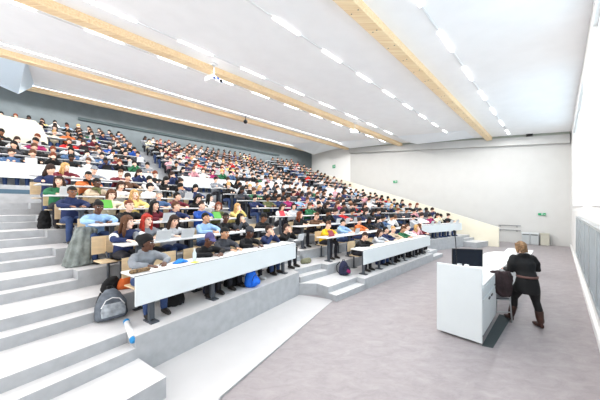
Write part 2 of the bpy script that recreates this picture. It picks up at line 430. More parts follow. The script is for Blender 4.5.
m_eye = mat('eye_white', (.9, .9, .9), .3); m_iris = mat('iris_dark', (.08, .06, .05), .3); m_lip = mat('lips', (.66, .36, .34), .5)
m_jean = mat('jeans', (.20, .28, .45), .85, .12, 9); m_trous = mat('dark_trousers', (.13, .13, .16), .85, .1, 9)
m_shoe = mat('shoe_leather', (.14, .12, .11), .5); m_shoew = mat('shoe_white', (.85, .85, .85), .5)
sk = lambda n: MATS['skin_'+n]
hr = lambda n: MATS['hair_'+n]
tp = lambda n: MATS['cloth_'+n]

def hand(mb, wr, d, palm_n, side, curl=.5, sc=1.0):
    """five-fingered hand; wr wrist, d forward dir, palm_n direction the palm faces, side +1/-1 thumb side"""
    d = Vector(d).normalized(); pn = Vector(palm_n); pn = (pn-d*pn.dot(d)).normalized(); a = d.cross(pn).normalized()*side
    wr = Vector(wr); c = wr+d*.05*sc
    R = Matrix((a, d, -pn)).transposed()
    mb.ell(c, (.040*sc, .052*sc, .015*sc), 12, 8, R=R)
    for k, (off, ln) in enumerate(((.029, .066), (.0095, .075), (-.0100, .070), (-.029, .054))):
        r = c + d*.042*sc + a*off*sc; p1 = r + (d + a*off*3)*ln*.42*sc + pn*ln*curl*.15*sc
        p2 = p1 + (d*(1-curl*.6) + pn*curl*.9).normalized()*ln*.34*sc; p3 = p2 + (d*(1-curl*1.2) + pn*curl*1.4).normalized()*ln*.28*sc
        mb.tube([r - d*.02*sc, p1, p2, p3], [.0092*sc, .0088*sc, .008*sc, .0068*sc], 8)
    r = wr + d*.022*sc + a*.026*sc; p1 = r+(d*.5+a*.75+pn*.25).normalized()*.036*sc; p2 = p1+(d*.85+a*.3+pn*.35).normalized()*.032*sc
    mb.tube([r, p1, p2], [.013*sc, .0105*sc, .008*sc], 8)

def headmat(hc, yaw, pitch, roll=0):
    return Matrix.Translation(hc) @ Matrix.Rotation(yaw, 4, 'Z') @ Matrix.Rotation(roll, 4, 'Y') @ Matrix.Rotation(pitch, 4, 'X')
def head_shape(mb, HM):
    R = HM.to_3x3(); T = lambda p: HM @ Vector(p)
    mb.ell(T((0, .012, .02)), (.076, .095, .102), 16, 12, R=R)
    mb.ell(T((0, -.028, -.045)), (.056, .062, .072), 14, 10, R=R)
    mb.ell(T((0, -.066, -.095)), (.027, .024, .02), 10, 8, R=R)
    mb.tube([T((0, -.083, .018)), T((0, -.098, -.008)), T((0, -.108, -.024))], [.010, .013, .0165], 8)
    mb.ell(T((0, -.085, -.058)), (.025, .014, .012), 8, 6, R=R)
    for s in (-1, 1):
        mb.ell(T((s*.078, .012, -.005)), (.011, .022, .034), 8, 6, R=R)
        mb.ell(T((s*.034, -.080, .036)), (.024, .012, .008), 8, 6, R=R)
        mb.ell(T((s*.040, -.066, -.02)), (.022, .02, .022), 8, 6, R=R)
def face_mats(me, HM):
    """slots: 0 skin 1 eye white 2 iris 3 lips, assigned by place on the face"""
    inv = HM.inverted()
    for p in me.polygons:
        c = inv @ p.center
        if c.y < -.06:
            ax = abs(c.x)
            if (ax-.033)**2/.016**2 + (c.z-.018)**2/.0085**2 < 1: p.material_index = 2 if (ax-.033)**2 + (c.z-.018)**2 < .0078**2 else 1
            elif (ax/.025)**2 + ((c.z+.058)/.0095)**2 < 1: p.material_index = 3
            elif (ax-.034)**2/.022**2 + (c.z-.041)**2/.0055**2 < 1: p.material_index = 4

def hair_mesh(style):
    mb = MB(); vox = .009
    def cap(r=(.085, .105, .112), c=(0, .016, .028), front=.052, low=-.05):
        t = MB(); t.ell(c, r, 28, 20)
        for v in t.v:
            x, y, z = v
            lim = front if y < -.03 else (low + (front-low)*max(0, min(1, (-.03+.05-y+.0)/.05)) if y < .02 else low-.02)
            if z < lim:
                x *= .8; y = (y-.012)*.8+.02; z = max(z, lim-.05)
            mb.v.append((x, y, z))
        b = len(mb.v)-len(t.v); mb.f += [tuple(i+b for i in f) for f in t.f]; mb.m += t.m; mb.sm += t.sm
    if style == 'short': cap()
    elif style == 'short_curly':
        cap((.09, .11, .12))
        random.seed(5)
        for k in range(60):
            a = random.uniform(0, 2*pi); e = random.uniform(.15, 1.4)
            mb.ell((.08*cos(a)*cos(e), .02+.1*sin(a)*cos(e), .04+.1*sin(e)), (.02, .02, .018), 6, 5)
    elif style == 'afro':
        cap((.10, .12, .125), (0, .025, .04), .06, -.05)
        for k in range(80):
            a = random.uniform(0, 2*pi); e = random.uniform(.0, 1.5); p = (.095*cos(a)*cos(e), .03+.11*sin(a)*cos(e), .045+.115*sin(e))
            if p[1] < -.05 and p[2] < .08: continue
            mb.ell(p, (.022, .022, .02), 6, 5)
    elif style == 'long':
        cap((.087, .107, .114))
        for s in (-1, 1): mb.tube([(s*.066, -.03, .08), (s*.085, -.01, .0), (s*.092, -.005, -.1), (s*.085, .0, -.21), (s*.07, .0, -.27)], [.03, .028, .033, .03, .015], 10)
        mb.loft([((0, .05, .06), (.07, 0, 0), (0, .05, 0)), ((0, .07, -.04), (.09, 0, 0), (0, .045, 0)), ((0, .085, -.15), (.105, 0, 0), (0, .04, 0)), ((0, .09, -.25), (.09, 0, 0), (0, .03, 0)), ((0, .09, -.29), (.05, 0, 0), (0, .015, 0))], 16)
    elif style == 'bob':
        cap((.09, .11, .115))
        for s in (-1, 1): mb.tube([(s*.07, -.02, .08), (s*.088, -.005, .0), (s*.09, .0, -.09)], [.03, .03, .025], 10)
        mb.loft([((0, .05, .06), (.07, 0, 0), (0, .05, 0)), ((0, .06, -.04), (.09, 0, 0), (0, .045, 0)), ((0, .06, -.11), (.085, 0, 0), (0, .035, 0))], 14)
    elif style == 'bun':
        cap((.084, .104, .111)); mb.ell((0, .09, .10), (.045, .045, .042), 12, 8)
    elif style == 'pony':
        cap((.084, .104, .111)); mb.tube([(0, .10, .05), (0, .14, .02), (0, .15, -.06), (0, .13, -.15)], [.025, .03, .028, .012], 10)
    elif style == 'cap':
        cap((.09, .108, .1), (0, .014, .04), .058, .0)
        mb.loft([((0, -.07, .062), (.07, 0, 0), (0, 0, .01)), ((0, -.13, .055), (.065, 0, 0), (0, 0, .008)), ((0, -.165, .045), (.035, 0, 0), (0, 0, .006))], 14)
    elif style == 'beanie':
        cap((.094, .112, .118), (0, .018, .035), .055, -.02)
        mb.loft([((0, .012, .045), (.092, 0, 0), (0, .112, 0)), ((0, .014, .08), (.094, 0, 0), (0, .112, 0))], 20)
    elif style == 'wrap':
        cap((.098, .118, .122), (0, .03, .04), .055, -.04); mb.ell((0, .12, .06), (.07, .06, .07), 12, 8)
    me = remeshed(mb, 'hair', [hr('black')], vox, 2, .004 if style not in ('cap', 'beanie') else 0)
    return me
HS = ['short', 'short_curly', 'afro', 'long', 'bob', 'bun', 'pony', 'cap', 'beanie', 'wrap']
HAIRM = {s: hair_mesh(s) for s in HS}
random.seed(11)

# seated poses -------------------------------------------------------
# local: x along the row, -y towards the stage (desk between y=-.70 and -.28), z=0 the floor, hip at y=0
def seated(pose):
    P = dict(lean=.10, yaw=0, pitch=.15, roll=0, el=[(-.27, -.27, .82), (.27, -.27, .82)], wr=[(-.13, -.42, .812), (.13, -.42, .812)], hd=[(.5, -.8, -.05), (-.5, -.8, -.05)], curl=.4, pn=(0, 0, -1))
    P.update(pose)
    L = P['lean']
    hip = Vector((0, .02, .50)); nb = Vector((P.get('dx', 0), .03-L, .985-L*.35)); mid = hip.lerp(nb, .5)+Vector((0, .03, 0))
    hc = nb + Vector((0, -.045-L*.3, .165)); HM = headmat(hc, P['yaw'], P['pitch'], P['roll'])
    sh = [nb + Vector((s*.175, .015, -.045)) for s in (-1, 1)]
    X = Vector((1, 0, 0)); Y = Vector((0, 1, 0))
    body = MB()
    body.loft([(hip, X*.14, Y*.10), (mid, X*.12, Y*.085), (hip.lerp(nb, .8), X*.15, Y*.09), (nb+Vector((0, 0, -.03)), X*.10, Y*.06), (nb+Vector((0, 0, .02)), X*.06, Y*.055)], 14)
    body.tube([nb+Vector((0, .01, -.04)), HM @ Vector((0, .02, -.06))], [.058, .052], 12)
    head_shape(body, HM)
    kn = [Vector((s*.13, -.43, .53)) for s in (-1, 1)]; an = [Vector((s*.13, -.40+P.get('foot', 0)*(1 if s > 0 else -.5), .09)) for s in (-1, 1)]
    top = MB(); leg = MB(); shoe = MB()
    for i in (0, 1):
        s = -1 if i == 0 else 1
        e = Vector(P['el'][i]); wv = Vector(P['wr'][i])
        body.tube([sh[i], e, wv], [.045, .036, .026], 10)
        hand(body, wv, P['hd'][i], P['pn'], -s if P['pn'][2] < 0 else s, P['curl'])
        body.tube([hip+Vector((s*.08, -.02, 0)), kn[i], an[i]], [.075, .05, .035], 10)
        top.tube([sh[i]+Vector((-s*.03, 0, 0)), sh[i].lerp(e, .5)+Vector((s*.012, 0, 0)), e, e.lerp(wv, .5), wv.lerp(e, .06)], [.068, .062, .053, .048, .039], 12)
        leg.tube([hip+Vector((s*.085, 0, -.005)), hip.lerp(kn[i], .5)+Vector((s*.045, 0, .01)), kn[i], kn[i].lerp(an[i], .5)+Vector((0, .02, 0)), an[i]+Vector((0, 0, .0))], [.10, .088, .07, .06, .052], 12)
        f = an[i]; shoe.loft([((f.x, f.y+.05, .045), X*.03, Vector((0, 0, .035))), ((f.x, f.y+.0, .055), X*.042, Vector((0, 0, .052))), ((f.x, f.y-.09, .04), X*.048, Vector((0, 0, .038))), ((f.x, f.y-.17, .028), X*.035, Vector((0, 0, .024)))], 12)
    leg.ell(hip+Vector((0, .01, 0)), (.175, .13, .10), 14, 8)
    top.loft([(hip+Vector((0, 0, -.02)), X*.175, Y*.135), (hip+Vector((0, .01, .08)), X*.17, Y*.13), (mid, X*.16, Y*.122), (hip.lerp(nb, .78)+Vector((0, .01, 0)), X*.19, Y*.125), (nb+Vector((0, .01, -.05)), X*.17, Y*.095), (nb+Vector((0, .01, .0)), X*.095, Y*.075), (nb+Vector((0, .008, .03)), X*.072, Y*.07)], 18)
    if P.get('collar'): top.loft([(nb+Vector((0, .01, .0)), X*.09, Y*.085), (nb+Vector((0, .012, .055)), X*.098, Y*.092)], 16)
    mb_ = remeshed(body, 'person', [sk('fair'), m_eye, m_iris, m_lip, hr('dark brown')], .0085, 1); face_mats(mb_, HM)
    mt = remeshed(top, 'top', [tp('grey')], .018, 2, .010)
    ml = remeshed(leg, 'trousers', [m_jean], .02, 2, .006)
    ms = remeshed(shoe, 'shoes', [m_shoe], .014, 1)
    return dict(body=mb_, top=mt, trousers=ml, shoes=ms, HM=HM)
POSES = {
 'write': dict(lean=.14, pitch=.35, curl=.7),
 'listen': dict(lean=.05, pitch=.0, yaw=.25, el=[(-.26, -.24, .82), (.26, -.24, .82)], wr=[(-.06, -.40, .812), (.08, -.42, .812)], hd=[(.8, -.5, 0), (-.7, -.6, 0)]),
 'chin': dict(lean=.16, pitch=-.02, yaw=.2, el=[(-.20, -.36, .81), (.20, -.36, .81)], wr=[(-.055, -.34, .98), (.055, -.34, .98)], hd=[(.45, .1, .5), (-.45, .1, .5)], pn=(0, 1, .3), curl=.7),
 'right': dict(lean=.10, pitch=.10, yaw=.75, collar=1),
 'left': dict(lean=.08, pitch=.05, yaw=-.55),
 'type': dict(lean=.06, pitch=.22, yaw=.1, collar=1, el=[(-.24, -.2, .84), (.24, -.2, .84)], wr=[(-.10, -.38, .815), (.10, -.38, .815)], hd=[(.1, -1, 0), (-.1, -1, 0)]),
 'lean': dict(lean=.22, pitch=.45, yaw=-.15, el=[(-.3, -.33, .81), (.28, -.36, .81)], wr=[(-.1, -.52, .81), (.1, -.5, .81)], curl=.6),
}
PM = {k: seated(v) for k, v in POSES.items()}

def setmat(o, i, m): o.material_slots[i].link = 'OBJECT'; o.material_slots[i].material = m
def person_near(loc, rz, pose, skin, hairc, hstyle, topc, legm, label, group=None, shoem=None, extras=()):
    pm = PM[pose]
    p = link(bpy.data.objects.new('person', pm['body'])); p.location = loc; p.rotation_euler = (0, 0, rz)
    setmat(p, 0, sk(skin)); setmat(p, 4, hr(hairc) if hairc in HAIR else hr('black'))
    if skin in ('dark', 'brown'): setmat(p, 3, mat('lips_dark', (.42, .22, .2), .5))
    t = link(bpy.data.objects.new('sweater', pm['top']), p); setmat(t, 0, tp(topc))
    l = link(bpy.data.objects.new('trousers', pm['trousers']), p); setmat(l, 0, legm)
    s = link(bpy.data.objects.new('shoes', pm['shoes']), p); setmat(s, 0, shoem or m_shoe)
    h = link(bpy.data.objects.new('hat' if hstyle in ('cap', 'beanie') else ('head_wrap' if hstyle == 'wrap' else 'hair'), HAIRM[hstyle]), p)
    h.matrix_local = pm['HM']; setmat(h, 0, hr(hairc) if hairc in HAIR else tp(hairc.replace('cloth ', '')))
    HM = pm['HM']
    for ex in extras:
        if ex[0] == 'glasses':
            q = MB()
            for sx in (-1, 1):
                q.tube([HM @ Vector((sx*.034+.02*cos(a), -.094, .018+.016*sin(a))) for a in [2*pi*i/10 for i in range(11)]], .0028, 5)
                q.tube([HM @ Vector((sx*.055, -.09, .022)), HM @ Vector((sx*.08, .0, .018))], .0025, 5)
            q.build('glasses', m_black, p)
        if ex[0] == 'scarf':
            q = MB(); c = HM @ Vector((0, .02, -.135))
            q.loft([(c+Vector((0, 0, -.045)), Vector((.11, 0, 0)), Vector((0, .10, 0))), (c, Vector((.105, 0, 0)), Vector((0, .10, 0))), (c+Vector((0, 0, .035)), Vector((.08, 0, 0)), Vector((0, .08, 0)))], 16)
            q.tube([c+Vector((.02, -.09, -.03)), c+Vector((.03, -.13, -.16))], [.04, .03], 10)
            me = remeshed(q, 'scarf', [tp(ex[1])], .015, 2, .008); link(bpy.data.objects.new('scarf', me), p)
        if ex[0] == 'bands':
            q = MB(); P_ = POSES[pose]
            el = Vector((-.27, -.27, .82)); wv = Vector((-.13, -.42, .812))
            for s_ in (-1, 1):
                shd = Vector((s_*.175, -.055+.015, .905)); e = Vector((s_*.27, -.27, .82))
                a = shd.lerp(e, .45); b = shd.lerp(e, .75); q.tube([a, b], [.072, .066], 12, round_ends=False)
            me = q.mesh('band', [tp('white')]); link(bpy.data.objects.new('sleeve_band', me), p)
    return tag(p, label, 'person', group)

# low-detail seated person for the far rows (slots skin, hair, top, trousers)
def lod(kind):
    m_ = MB(); X = Vector((1, 0, 0)); Y = Vector((0, 1, 0)); lean, yaw, arms, hairk = kind
    hip = Vector((0, .02, .5)); nb = Vector((0, .03-lean, .97)); hc = nb+Vector((0, -.05, .17)); R = Matrix.Rotation(yaw, 3, 'Z') @ Matrix.Rotation(.32, 3, 'X')
    m_.loft([(hip-Vector((0, 0, .05)), X*.17, Y*.13), (hip.lerp(nb, .5), X*.16, Y*.12), (hip.lerp(nb, .85), X*.19, Y*.12), (nb+Vector((0, 0, -.01)), X*.11, Y*.08), (nb+Vector((0, 0, .03)), X*.06, Y*.06)], 9, 2)
    m_.tube([nb, hc], [.05, .05], 6, 0); m_.ell(hc+Vector((0, 0, -.005)), (.076, .09, .112), 10, 8, 0, R)
    m_.ell(hc+R @ Vector((0, -.095, -.015)), (.014, .02, .022), 5, 4, 0, R)
    m_.ell(hc+R @ Vector((0, .020, .036)), (.092, .106, .112), 10, 7, 1, R)
    if hairk == 1: m_.loft([(hc+R @ Vector((0, .04, .03)), X*.085, Y*.07), (hc+R @ Vector((0, .05, -.1)), X*.105, Y*.06), (hc+R @ Vector((0, .06, -.24)), X*.09, Y*.045)], 8, 1)
    if hairk == 2: m_.ell(hc+Vector((0, .07, .11)), (.05, .05, .045), 7, 5, 1)
    for s in (-1, 1):
        sh = nb+Vector((s*.17, .01, -.05))
        if arms == 0: e = Vector((s*.27, -.27, .82)); wv = Vector((s*.1, -.42, .815))
        elif arms == 1: e = Vector((s*.21, -.34, .81)); wv = hc+Vector((s*.06, -.11, -.12))
        else: e = Vector((s*.27, -.2, .83)); wv = Vector((s*.2, -.42, .815))
        m_.tube([sh, e, wv], [.062, .05, .04], 7, 2); m_.ell(wv+(wv-e).normalized()*.05, (.035, .045, .03), 6, 5, 0)
        m_.tube([hip+Vector((s*.09, 0, 0)), Vector((s*.13, -.43, .53)), Vector((s*.13, -.4, .08))], [.09, .07, .05], 7, 3)
        m_.ell(Vector((s*.13, -.45, .04)), (.045, .12, .04), 6, 5, 3)
    return m_
LK = [(.05, .2, 0, 0), (.14, -.2, 0, 1), (.16, .1, 1, 0), (.08, .5, 2, 1), (.02, 0, 2, 0), (.12, -.5, 0, 2), (.18, .3, 1, 1), (.1, .0, 0, 0)]
LB = [lod(k) for k in LK]; HK = ['short', 'long', 'short', 'long', 'short', 'bun-tied', 'long', 'short']
LM = [b.mesh('person', [sk('fair'), hr('black'), tp('grey'), m_trous]) for b in LB]

# chair --------------------------------------------------------------
ch0 = empty('folding_seat', (0, 0, 0))
r = MB(); r.box((0, -.02, .43), (.42, .38, .022)); r.build('seat', m_birch, ch0, bevel=.008)
r = MB(); vs = []
for i in range(7):
    x = -.22+.44*i/6; y = .215 - .03*(1-(2*i/6-1)**2)*-1
    vs.append((x, y))
r.prism(vs+[(x, y+.014) for x, y in reversed(vs)], .53, .86); r.build('backrest', m_birch, ch0, bevel=.004)
r = MB(); r.tube([(0, .12, 0), (0, .12, .42)], .025, 8, round_ends=False); r.tube([(0, .12, .40), (0, .215, .55)], .018, 8); r.box((0, .12, .006), (.2, .14, .012)); r.box((0, .04, .41), (.06, .3, .02))
r.build('pedestal', m_leg, ch0)

# ------------------------------------------------------------------ desktop items
def laptop_proto(dark):
    t = empty('laptop', (0, 0, 0)); m = mat('laptop_'+('black' if dark else 'silver'), (.12, .12, .13) if dark else (.82, .83, .84), .35)
    r = MB(); r.box((0, 0, .009), (.33, .23, .018)); r.build('keyboard_base', m, t, bevel=.004)
    r = MB(); a = radians(18); r.box((0, -.115-.105*sin(a), .018+.105*cos(a)), (.33, .008, .21), rx=a)
    s = r.build('screen_lid', m, t, bevel=.003)
    r = MB(); r.box((0, -.115-.105*sin(a)+.006, .018+.105*cos(a)), (.30, .003, .18), rx=a); r.build('screen', m_black, s)
    return t
LAP = [laptop_proto(False), laptop_proto(True)]
LAPUSED = [False, False]
m_paper = mat('paper', (.95, .95, .94), .8)
pap = MB(); pap.box((0, 0, .003), (.21, .297, .006)); pap_me = pap.mesh('notebook', [m_paper])
pap2 = MB(); pap2.box((-.105, 0, .004), (.20, .28, .007), ry=.03); pap2.box((.105, 0, .004), (.20, .28, .007), ry=-.03); pap2_me = pap2.mesh('open_notebook', [m_paper])
def put_laptop(loc, rz, dark, lab):
    i = 1 if dark else 0
    if not LAPUSED[i]: o = LAP[i]; LAPUSED[i] = True
    else: o = copy_tree(LAP[i])
    o.location = loc; o.rotation_euler = (0, 0, rz); o.scale = (.88, .88, .9); return tag(o, lab, 'laptop', 'laptops on the lecture desks')
def put_paper(loc, rz, kind, lab, m=None):
    o = link(bpy.data.objects.new('open_notebook' if kind else 'paper_sheet', pap2_me if kind else pap_me)); o.location = loc; o.rotation_euler = (0, 0, rz)
    if m: setmat(o, 0, m)
    return tag(o, lab, 'notebook' if kind else 'paper', 'papers on the lecture desks')

# ------------------------------------------------------------------ audience
def px_x(row, px, back=.70):
    (bk, i, P0, rz, L, z) = row
    q = (px-300)/250; bx, by = cos(rz), sin(rz); nx, ny = -sin(rz), cos(rz)
    X0 = P0[0]+nx*back; Y0 = P0[1]+ny*back
    return (q*Y0-X0)/(bx-q*by)
RD = {(r_[0], r_[1]): r_ for r_ in ROWS}
# hand-placed people: (block, row, px, pose, skin, hair colour, hair style, top, legs, text, extras)
J, T = m_jean, m_trous
SPEC = [
 ('L', 0, 143, 'right', 'dark', 'cloth black', 'wrap', 'grey', J, 'person in grey knit sweater and black head wrap, left end of the front desk', ()),
 ('L', 0, 200, 'lean', 'dark', 'cloth dusky purple', 'cap', 'black', T, 'person in purple cap and dark sweater leaning on the front desk', ()),
 ('L', 0, 222, 'type', 'tan', 'black', 'short', 'charcoal', T, 'bearded person in charcoal sweater reading at the front desk', ()),
 ('L', 0, 244, 'write', 'dark', 'cloth charcoal', 'beanie', 'black', T, 'person in grey beanie and black jacket bent over the front desk', ()),
 ('L', 0, 263, 'chin', 'fair', 'dark brown', 'short', 'navy', J, 'person in navy jacket with hands clasped at the mouth, front desk', ()),
 ('L', 0, 281, 'chin', 'fair', 'dark brown', 'short', 'black', T, 'person in black jacket behind the silver laptop at right end of front desk', ()),
 ('L', 1, 124, 'right', 'pale', 'brown', 'long', 'navy', T, 'person with long brown hair and navy sweater with white sleeve bands', (('bands',),)),
 ('L', 1, 145, 'listen', 'pale', 'red', 'long', 'grey', T, 'person with long red hair and grey top behind a laptop', (('glasses',),)),
 ('L', 1, 169, 'write', 'fair', 'dark brown', 'long', 'light grey', J, 'person with long dark hair and pale top bent over notes, second row', ()),
 ('L', 1, 204, 'listen', 'tan', 'black', 'short', 'light blue', J, 'person in light blue shirt, second row of the left block', ()),
 ('L', 1, 223, 'left', 'dark', 'black', 'short', 'black', T, 'person in black jacket looking left, second row of left block', ()),
 ('L', 1, 235, 'chin', 'fair', 'black', 'long', 'charcoal', T, 'person in dark hooded top with chin on hand, second row', ()),
 ('L', 1, 257, 'lean', 'brown', 'black', 'short_curly', 'black', T, 'person in black coat leaning low, right end of second row', ()),
 ('L', 2, 95, 'write', 'dark', 'black', 'bun', 'light blue', J, 'person in pale blue and white jacket writing at left end of third row', ()),
 ('L', 2, 128, 'listen', 'pale', 'auburn', 'short', 'black', T, 'person with glasses and auburn hair in the third row', (('glasses',),)),
 ('L', 2, 153, 'listen', 'fair', 'black', 'long', 'maroon', T, 'person with long black hair in maroon top, third row', ()),
 ('L', 2, 173, 'right', 'fair', 'brown', 'short', 'navy', T, 'person in navy top with brown hair turned right, third row', ()),
 ('L', 2, 200, 'listen', 'fair', 'dark brown', 'short', 'blue', J, 'person in bright blue sweater, third row of left block', ()),
 ('L', 2, 216, 'left', 'fair', 'auburn', 'bob', 'olive', T, 'person in olive top with glasses, third row of left block', (('glasses',),)),
 ('L', 2, 233, 'chin', 'pale', 'blond', 'long', 'yellow', T, 'blond person in pale yellow top, third row', ()),
 ('L', 3, 71, 'type', 'brown', 'black', 'short', 'navy', J, 'person in navy hooded jacket with glasses at left end of fourth row', (('glasses',),)),
 ('L', 3, 108, 'write', 'pale', 'brown', 'bob', 'cream', T, 'person in cream top holding a green folder, fourth row', ()),
 ('L', 3, 133, 'listen', 'pale', 'blond', 'long', 'yellow', T, 'blond person in pale yellow cardigan, fourth row of left block', ()),
 ('L', 3, 157, 'left', 'fair', 'grey', 'short', 'denim blue', T, 'person in denim blue shirt, fourth row of left block', ()),
 ('L', 4, 58, 'left', 'fair', 'dark brown', 'long', 'green', T, 'person in green top with long dark hair at left end of fifth row', ()),
 ('L', 4, 96, 'listen', 'dark', 'black', 'short_curly', 'beige', T, 'person in beige coat and dark green scarf, fifth row', (('scarf', 'olive'),)),
 ('L', 4, 148, 'right', 'pale', 'cloth black', 'beanie', 'white', T, 'person in black beanie and white top, fifth row', ()),
 ('L', 5, 86, 'write', 'tan', 'black', 'short', 'orange', T, 'person in orange jacket and black scarf, sixth row', (('scarf', 'black'),)),
 ('L', 6, 64, 'right', 'pale', 'blond', 'long', 'maroon', T, 'person with long blond hair in maroon top at left end of seventh row', ()),
 ('L', 6, 92, 'write', 'fair', 'cloth grey', 'beanie', 'grey', T, 'person in grey beanie and grey top, seventh row', ()),
 ('L', 6, 117, 'lean', 'pale', 'brown', 'short', 'maroon', T, 'person in maroon checked shirt leaning forward, seventh row', ()),
 ('L', 4, 118, 'write', 'fair', 'dark brown', 'bob', 'white', T, 'person in white top bent over the desk, fifth row', ()),
 ('M', 0, 357, 'lean', 'fair', 'dark brown', 'short', 'black', T, 'person bending low at left end of the middle block front desk', ()),
 ('M', 0, 375, 'write', 'fair', 'dark brown', 'long', 'light grey', J, 'person in light grey top with long dark hair, middle block front desk', ()),
 ('M', 0, 384, 'listen', 'fair', 'black', 'short', 'navy', T, 'person in navy top, middle block front desk', ()),
 ('M', 0, 390.5, 'left', 'pale', 'blond', 'short', 'beige', T, 'person in beige top with blond hair, middle block front desk', ()),
 ('M', 0, 398.5, 'write', 'tan', 'brown', 'short', 'green', T, 'person in green top, middle block front desk', ()),
 ('M', 0, 405.5, 'listen', 'pale', 'brown', 'short', 'white', T, 'person in white top with short brown hair, middle block front desk', ()),
 ('M', 0, 411.5, 'chin', 'pale', 'blond', 'long', 'pink', T, 'person in pink top with long blond hair, middle block front desk', ()),
 ('M', 0, 416, 'right', 'fair', 'brown', 'long', 'maroon', T, 'person in maroon top with long brown hair, middle block front desk', ()),
 ('M', 1, 324, 'write', 'pale', 'brown', 'short', 'mustard', T, 'person in bright mustard yellow sweater, left end of middle block', ()),
 ('M', 1, 341, 'type', 'fair', 'black', 'short', 'light blue', J, 'person in light blue shirt, second row of middle block', ()),
 ('M', 2, 297, 'right', 'fair', 'auburn', 'long', 'black', T, 'person in black with long auburn hair at left end of third row, middle block', ()),
 ('M', 2, 311, 'lean', 'fair', 'brown', 'short', 'brown', T, 'person in brown top leaning forward, third row of middle block', ()),
 ('M', 3, 279, 'write', 'fair', 'dark brown', 'long', 'white', T, 'person in white top with long dark hair, fourth row of middle block', ()),
 ('M', 3, 292, 'left', 'fair', 'black', 'bob', 'light grey', T, 'person in light grey with black bob, fourth row of middle block', ()),
]
PH = {'write': 'writing', 'listen': 'looking ahead', 'chin': 'chin on hands', 'right': 'turned right', 'left': 'turned left', 'type': 'sitting upright', 'lean': 'leaning forward'}
wt = ['black']*28+['charcoal']*14+['navy']*15+['grey']*6+['light grey']*4+['white']*9+['blue']*2+['denim blue']*4+['light blue']*2+['red']*3+['maroon']*4+['pink']*2+['magenta', 'orange', 'green', 'teal', 'purple', 'cream', 'yellow', 'olive', 'brown', 'beige', 'beige']
sw = ['pale']*5+['fair']*7+['tan']*2+['brown']+['dark']
hw = ['black']*9+['dark brown']*9+['brown']*5+['auburn']*2+['blond']*2
rs = random.Random(4)
seats = []    # (dist, block,row,seatno, x, row tuple, spec or None)
for rw in ROWS:
    bk, i, P0, rz, L, z = rw
    spec = [s for s in SPEC if s[0] == bk and s[1] == i]; xs = []
    for s in spec: xs.append([px_x(rw, s[2]), s])
    n = int((L-.15)/(.56 if bk in 'LMR' else .50)); pitch = (L-.1)/n
    for k in range(n):
        x = .05+pitch*(k+.5)
        if any(abs(x-a[0]) < .47 for a in xs if a[1]): continue
        if bk == 'M' and i == 0 and x < 1: continue
        if bk == 'L' and i == 0 and 0 < x < 1.6: continue    # the empty seat beside the first student
        if rs.random() < (.03 if bk in 'LMR' else .04): continue
        xs.append([x, None])
    xs.sort(key=lambda a: a[0])
    for c, (x, s) in enumerate(xs):
        bo = .70 if (s or bk == 'L') else .70+rs.uniform(-.06, .06)
        px_ = P0[0]+cos(rz)*x-sin(rz)*bo; py_ = P0[1]+sin(rz)*x+cos(rz)*bo
        if py_ < .5: continue
        scx = 300+250*px_/py_
        if scx < -14 or scx > 620: continue
        seats.append((sqrt(px_*px_+py_*py_), bk, i, c, x, rw, s, px_, py_))
seats.sort(key=lambda a: a[0])
crowd = MB(); cm_names = []; cm_idx = {}
def cidx(m):
    if m.name not in cm_idx: cm_idx[m.name] = len(cm_names); cm_names.append(m)
    return cm_idx[m.name]
NEARD = 9.2; used_ch = False; np_ = 0
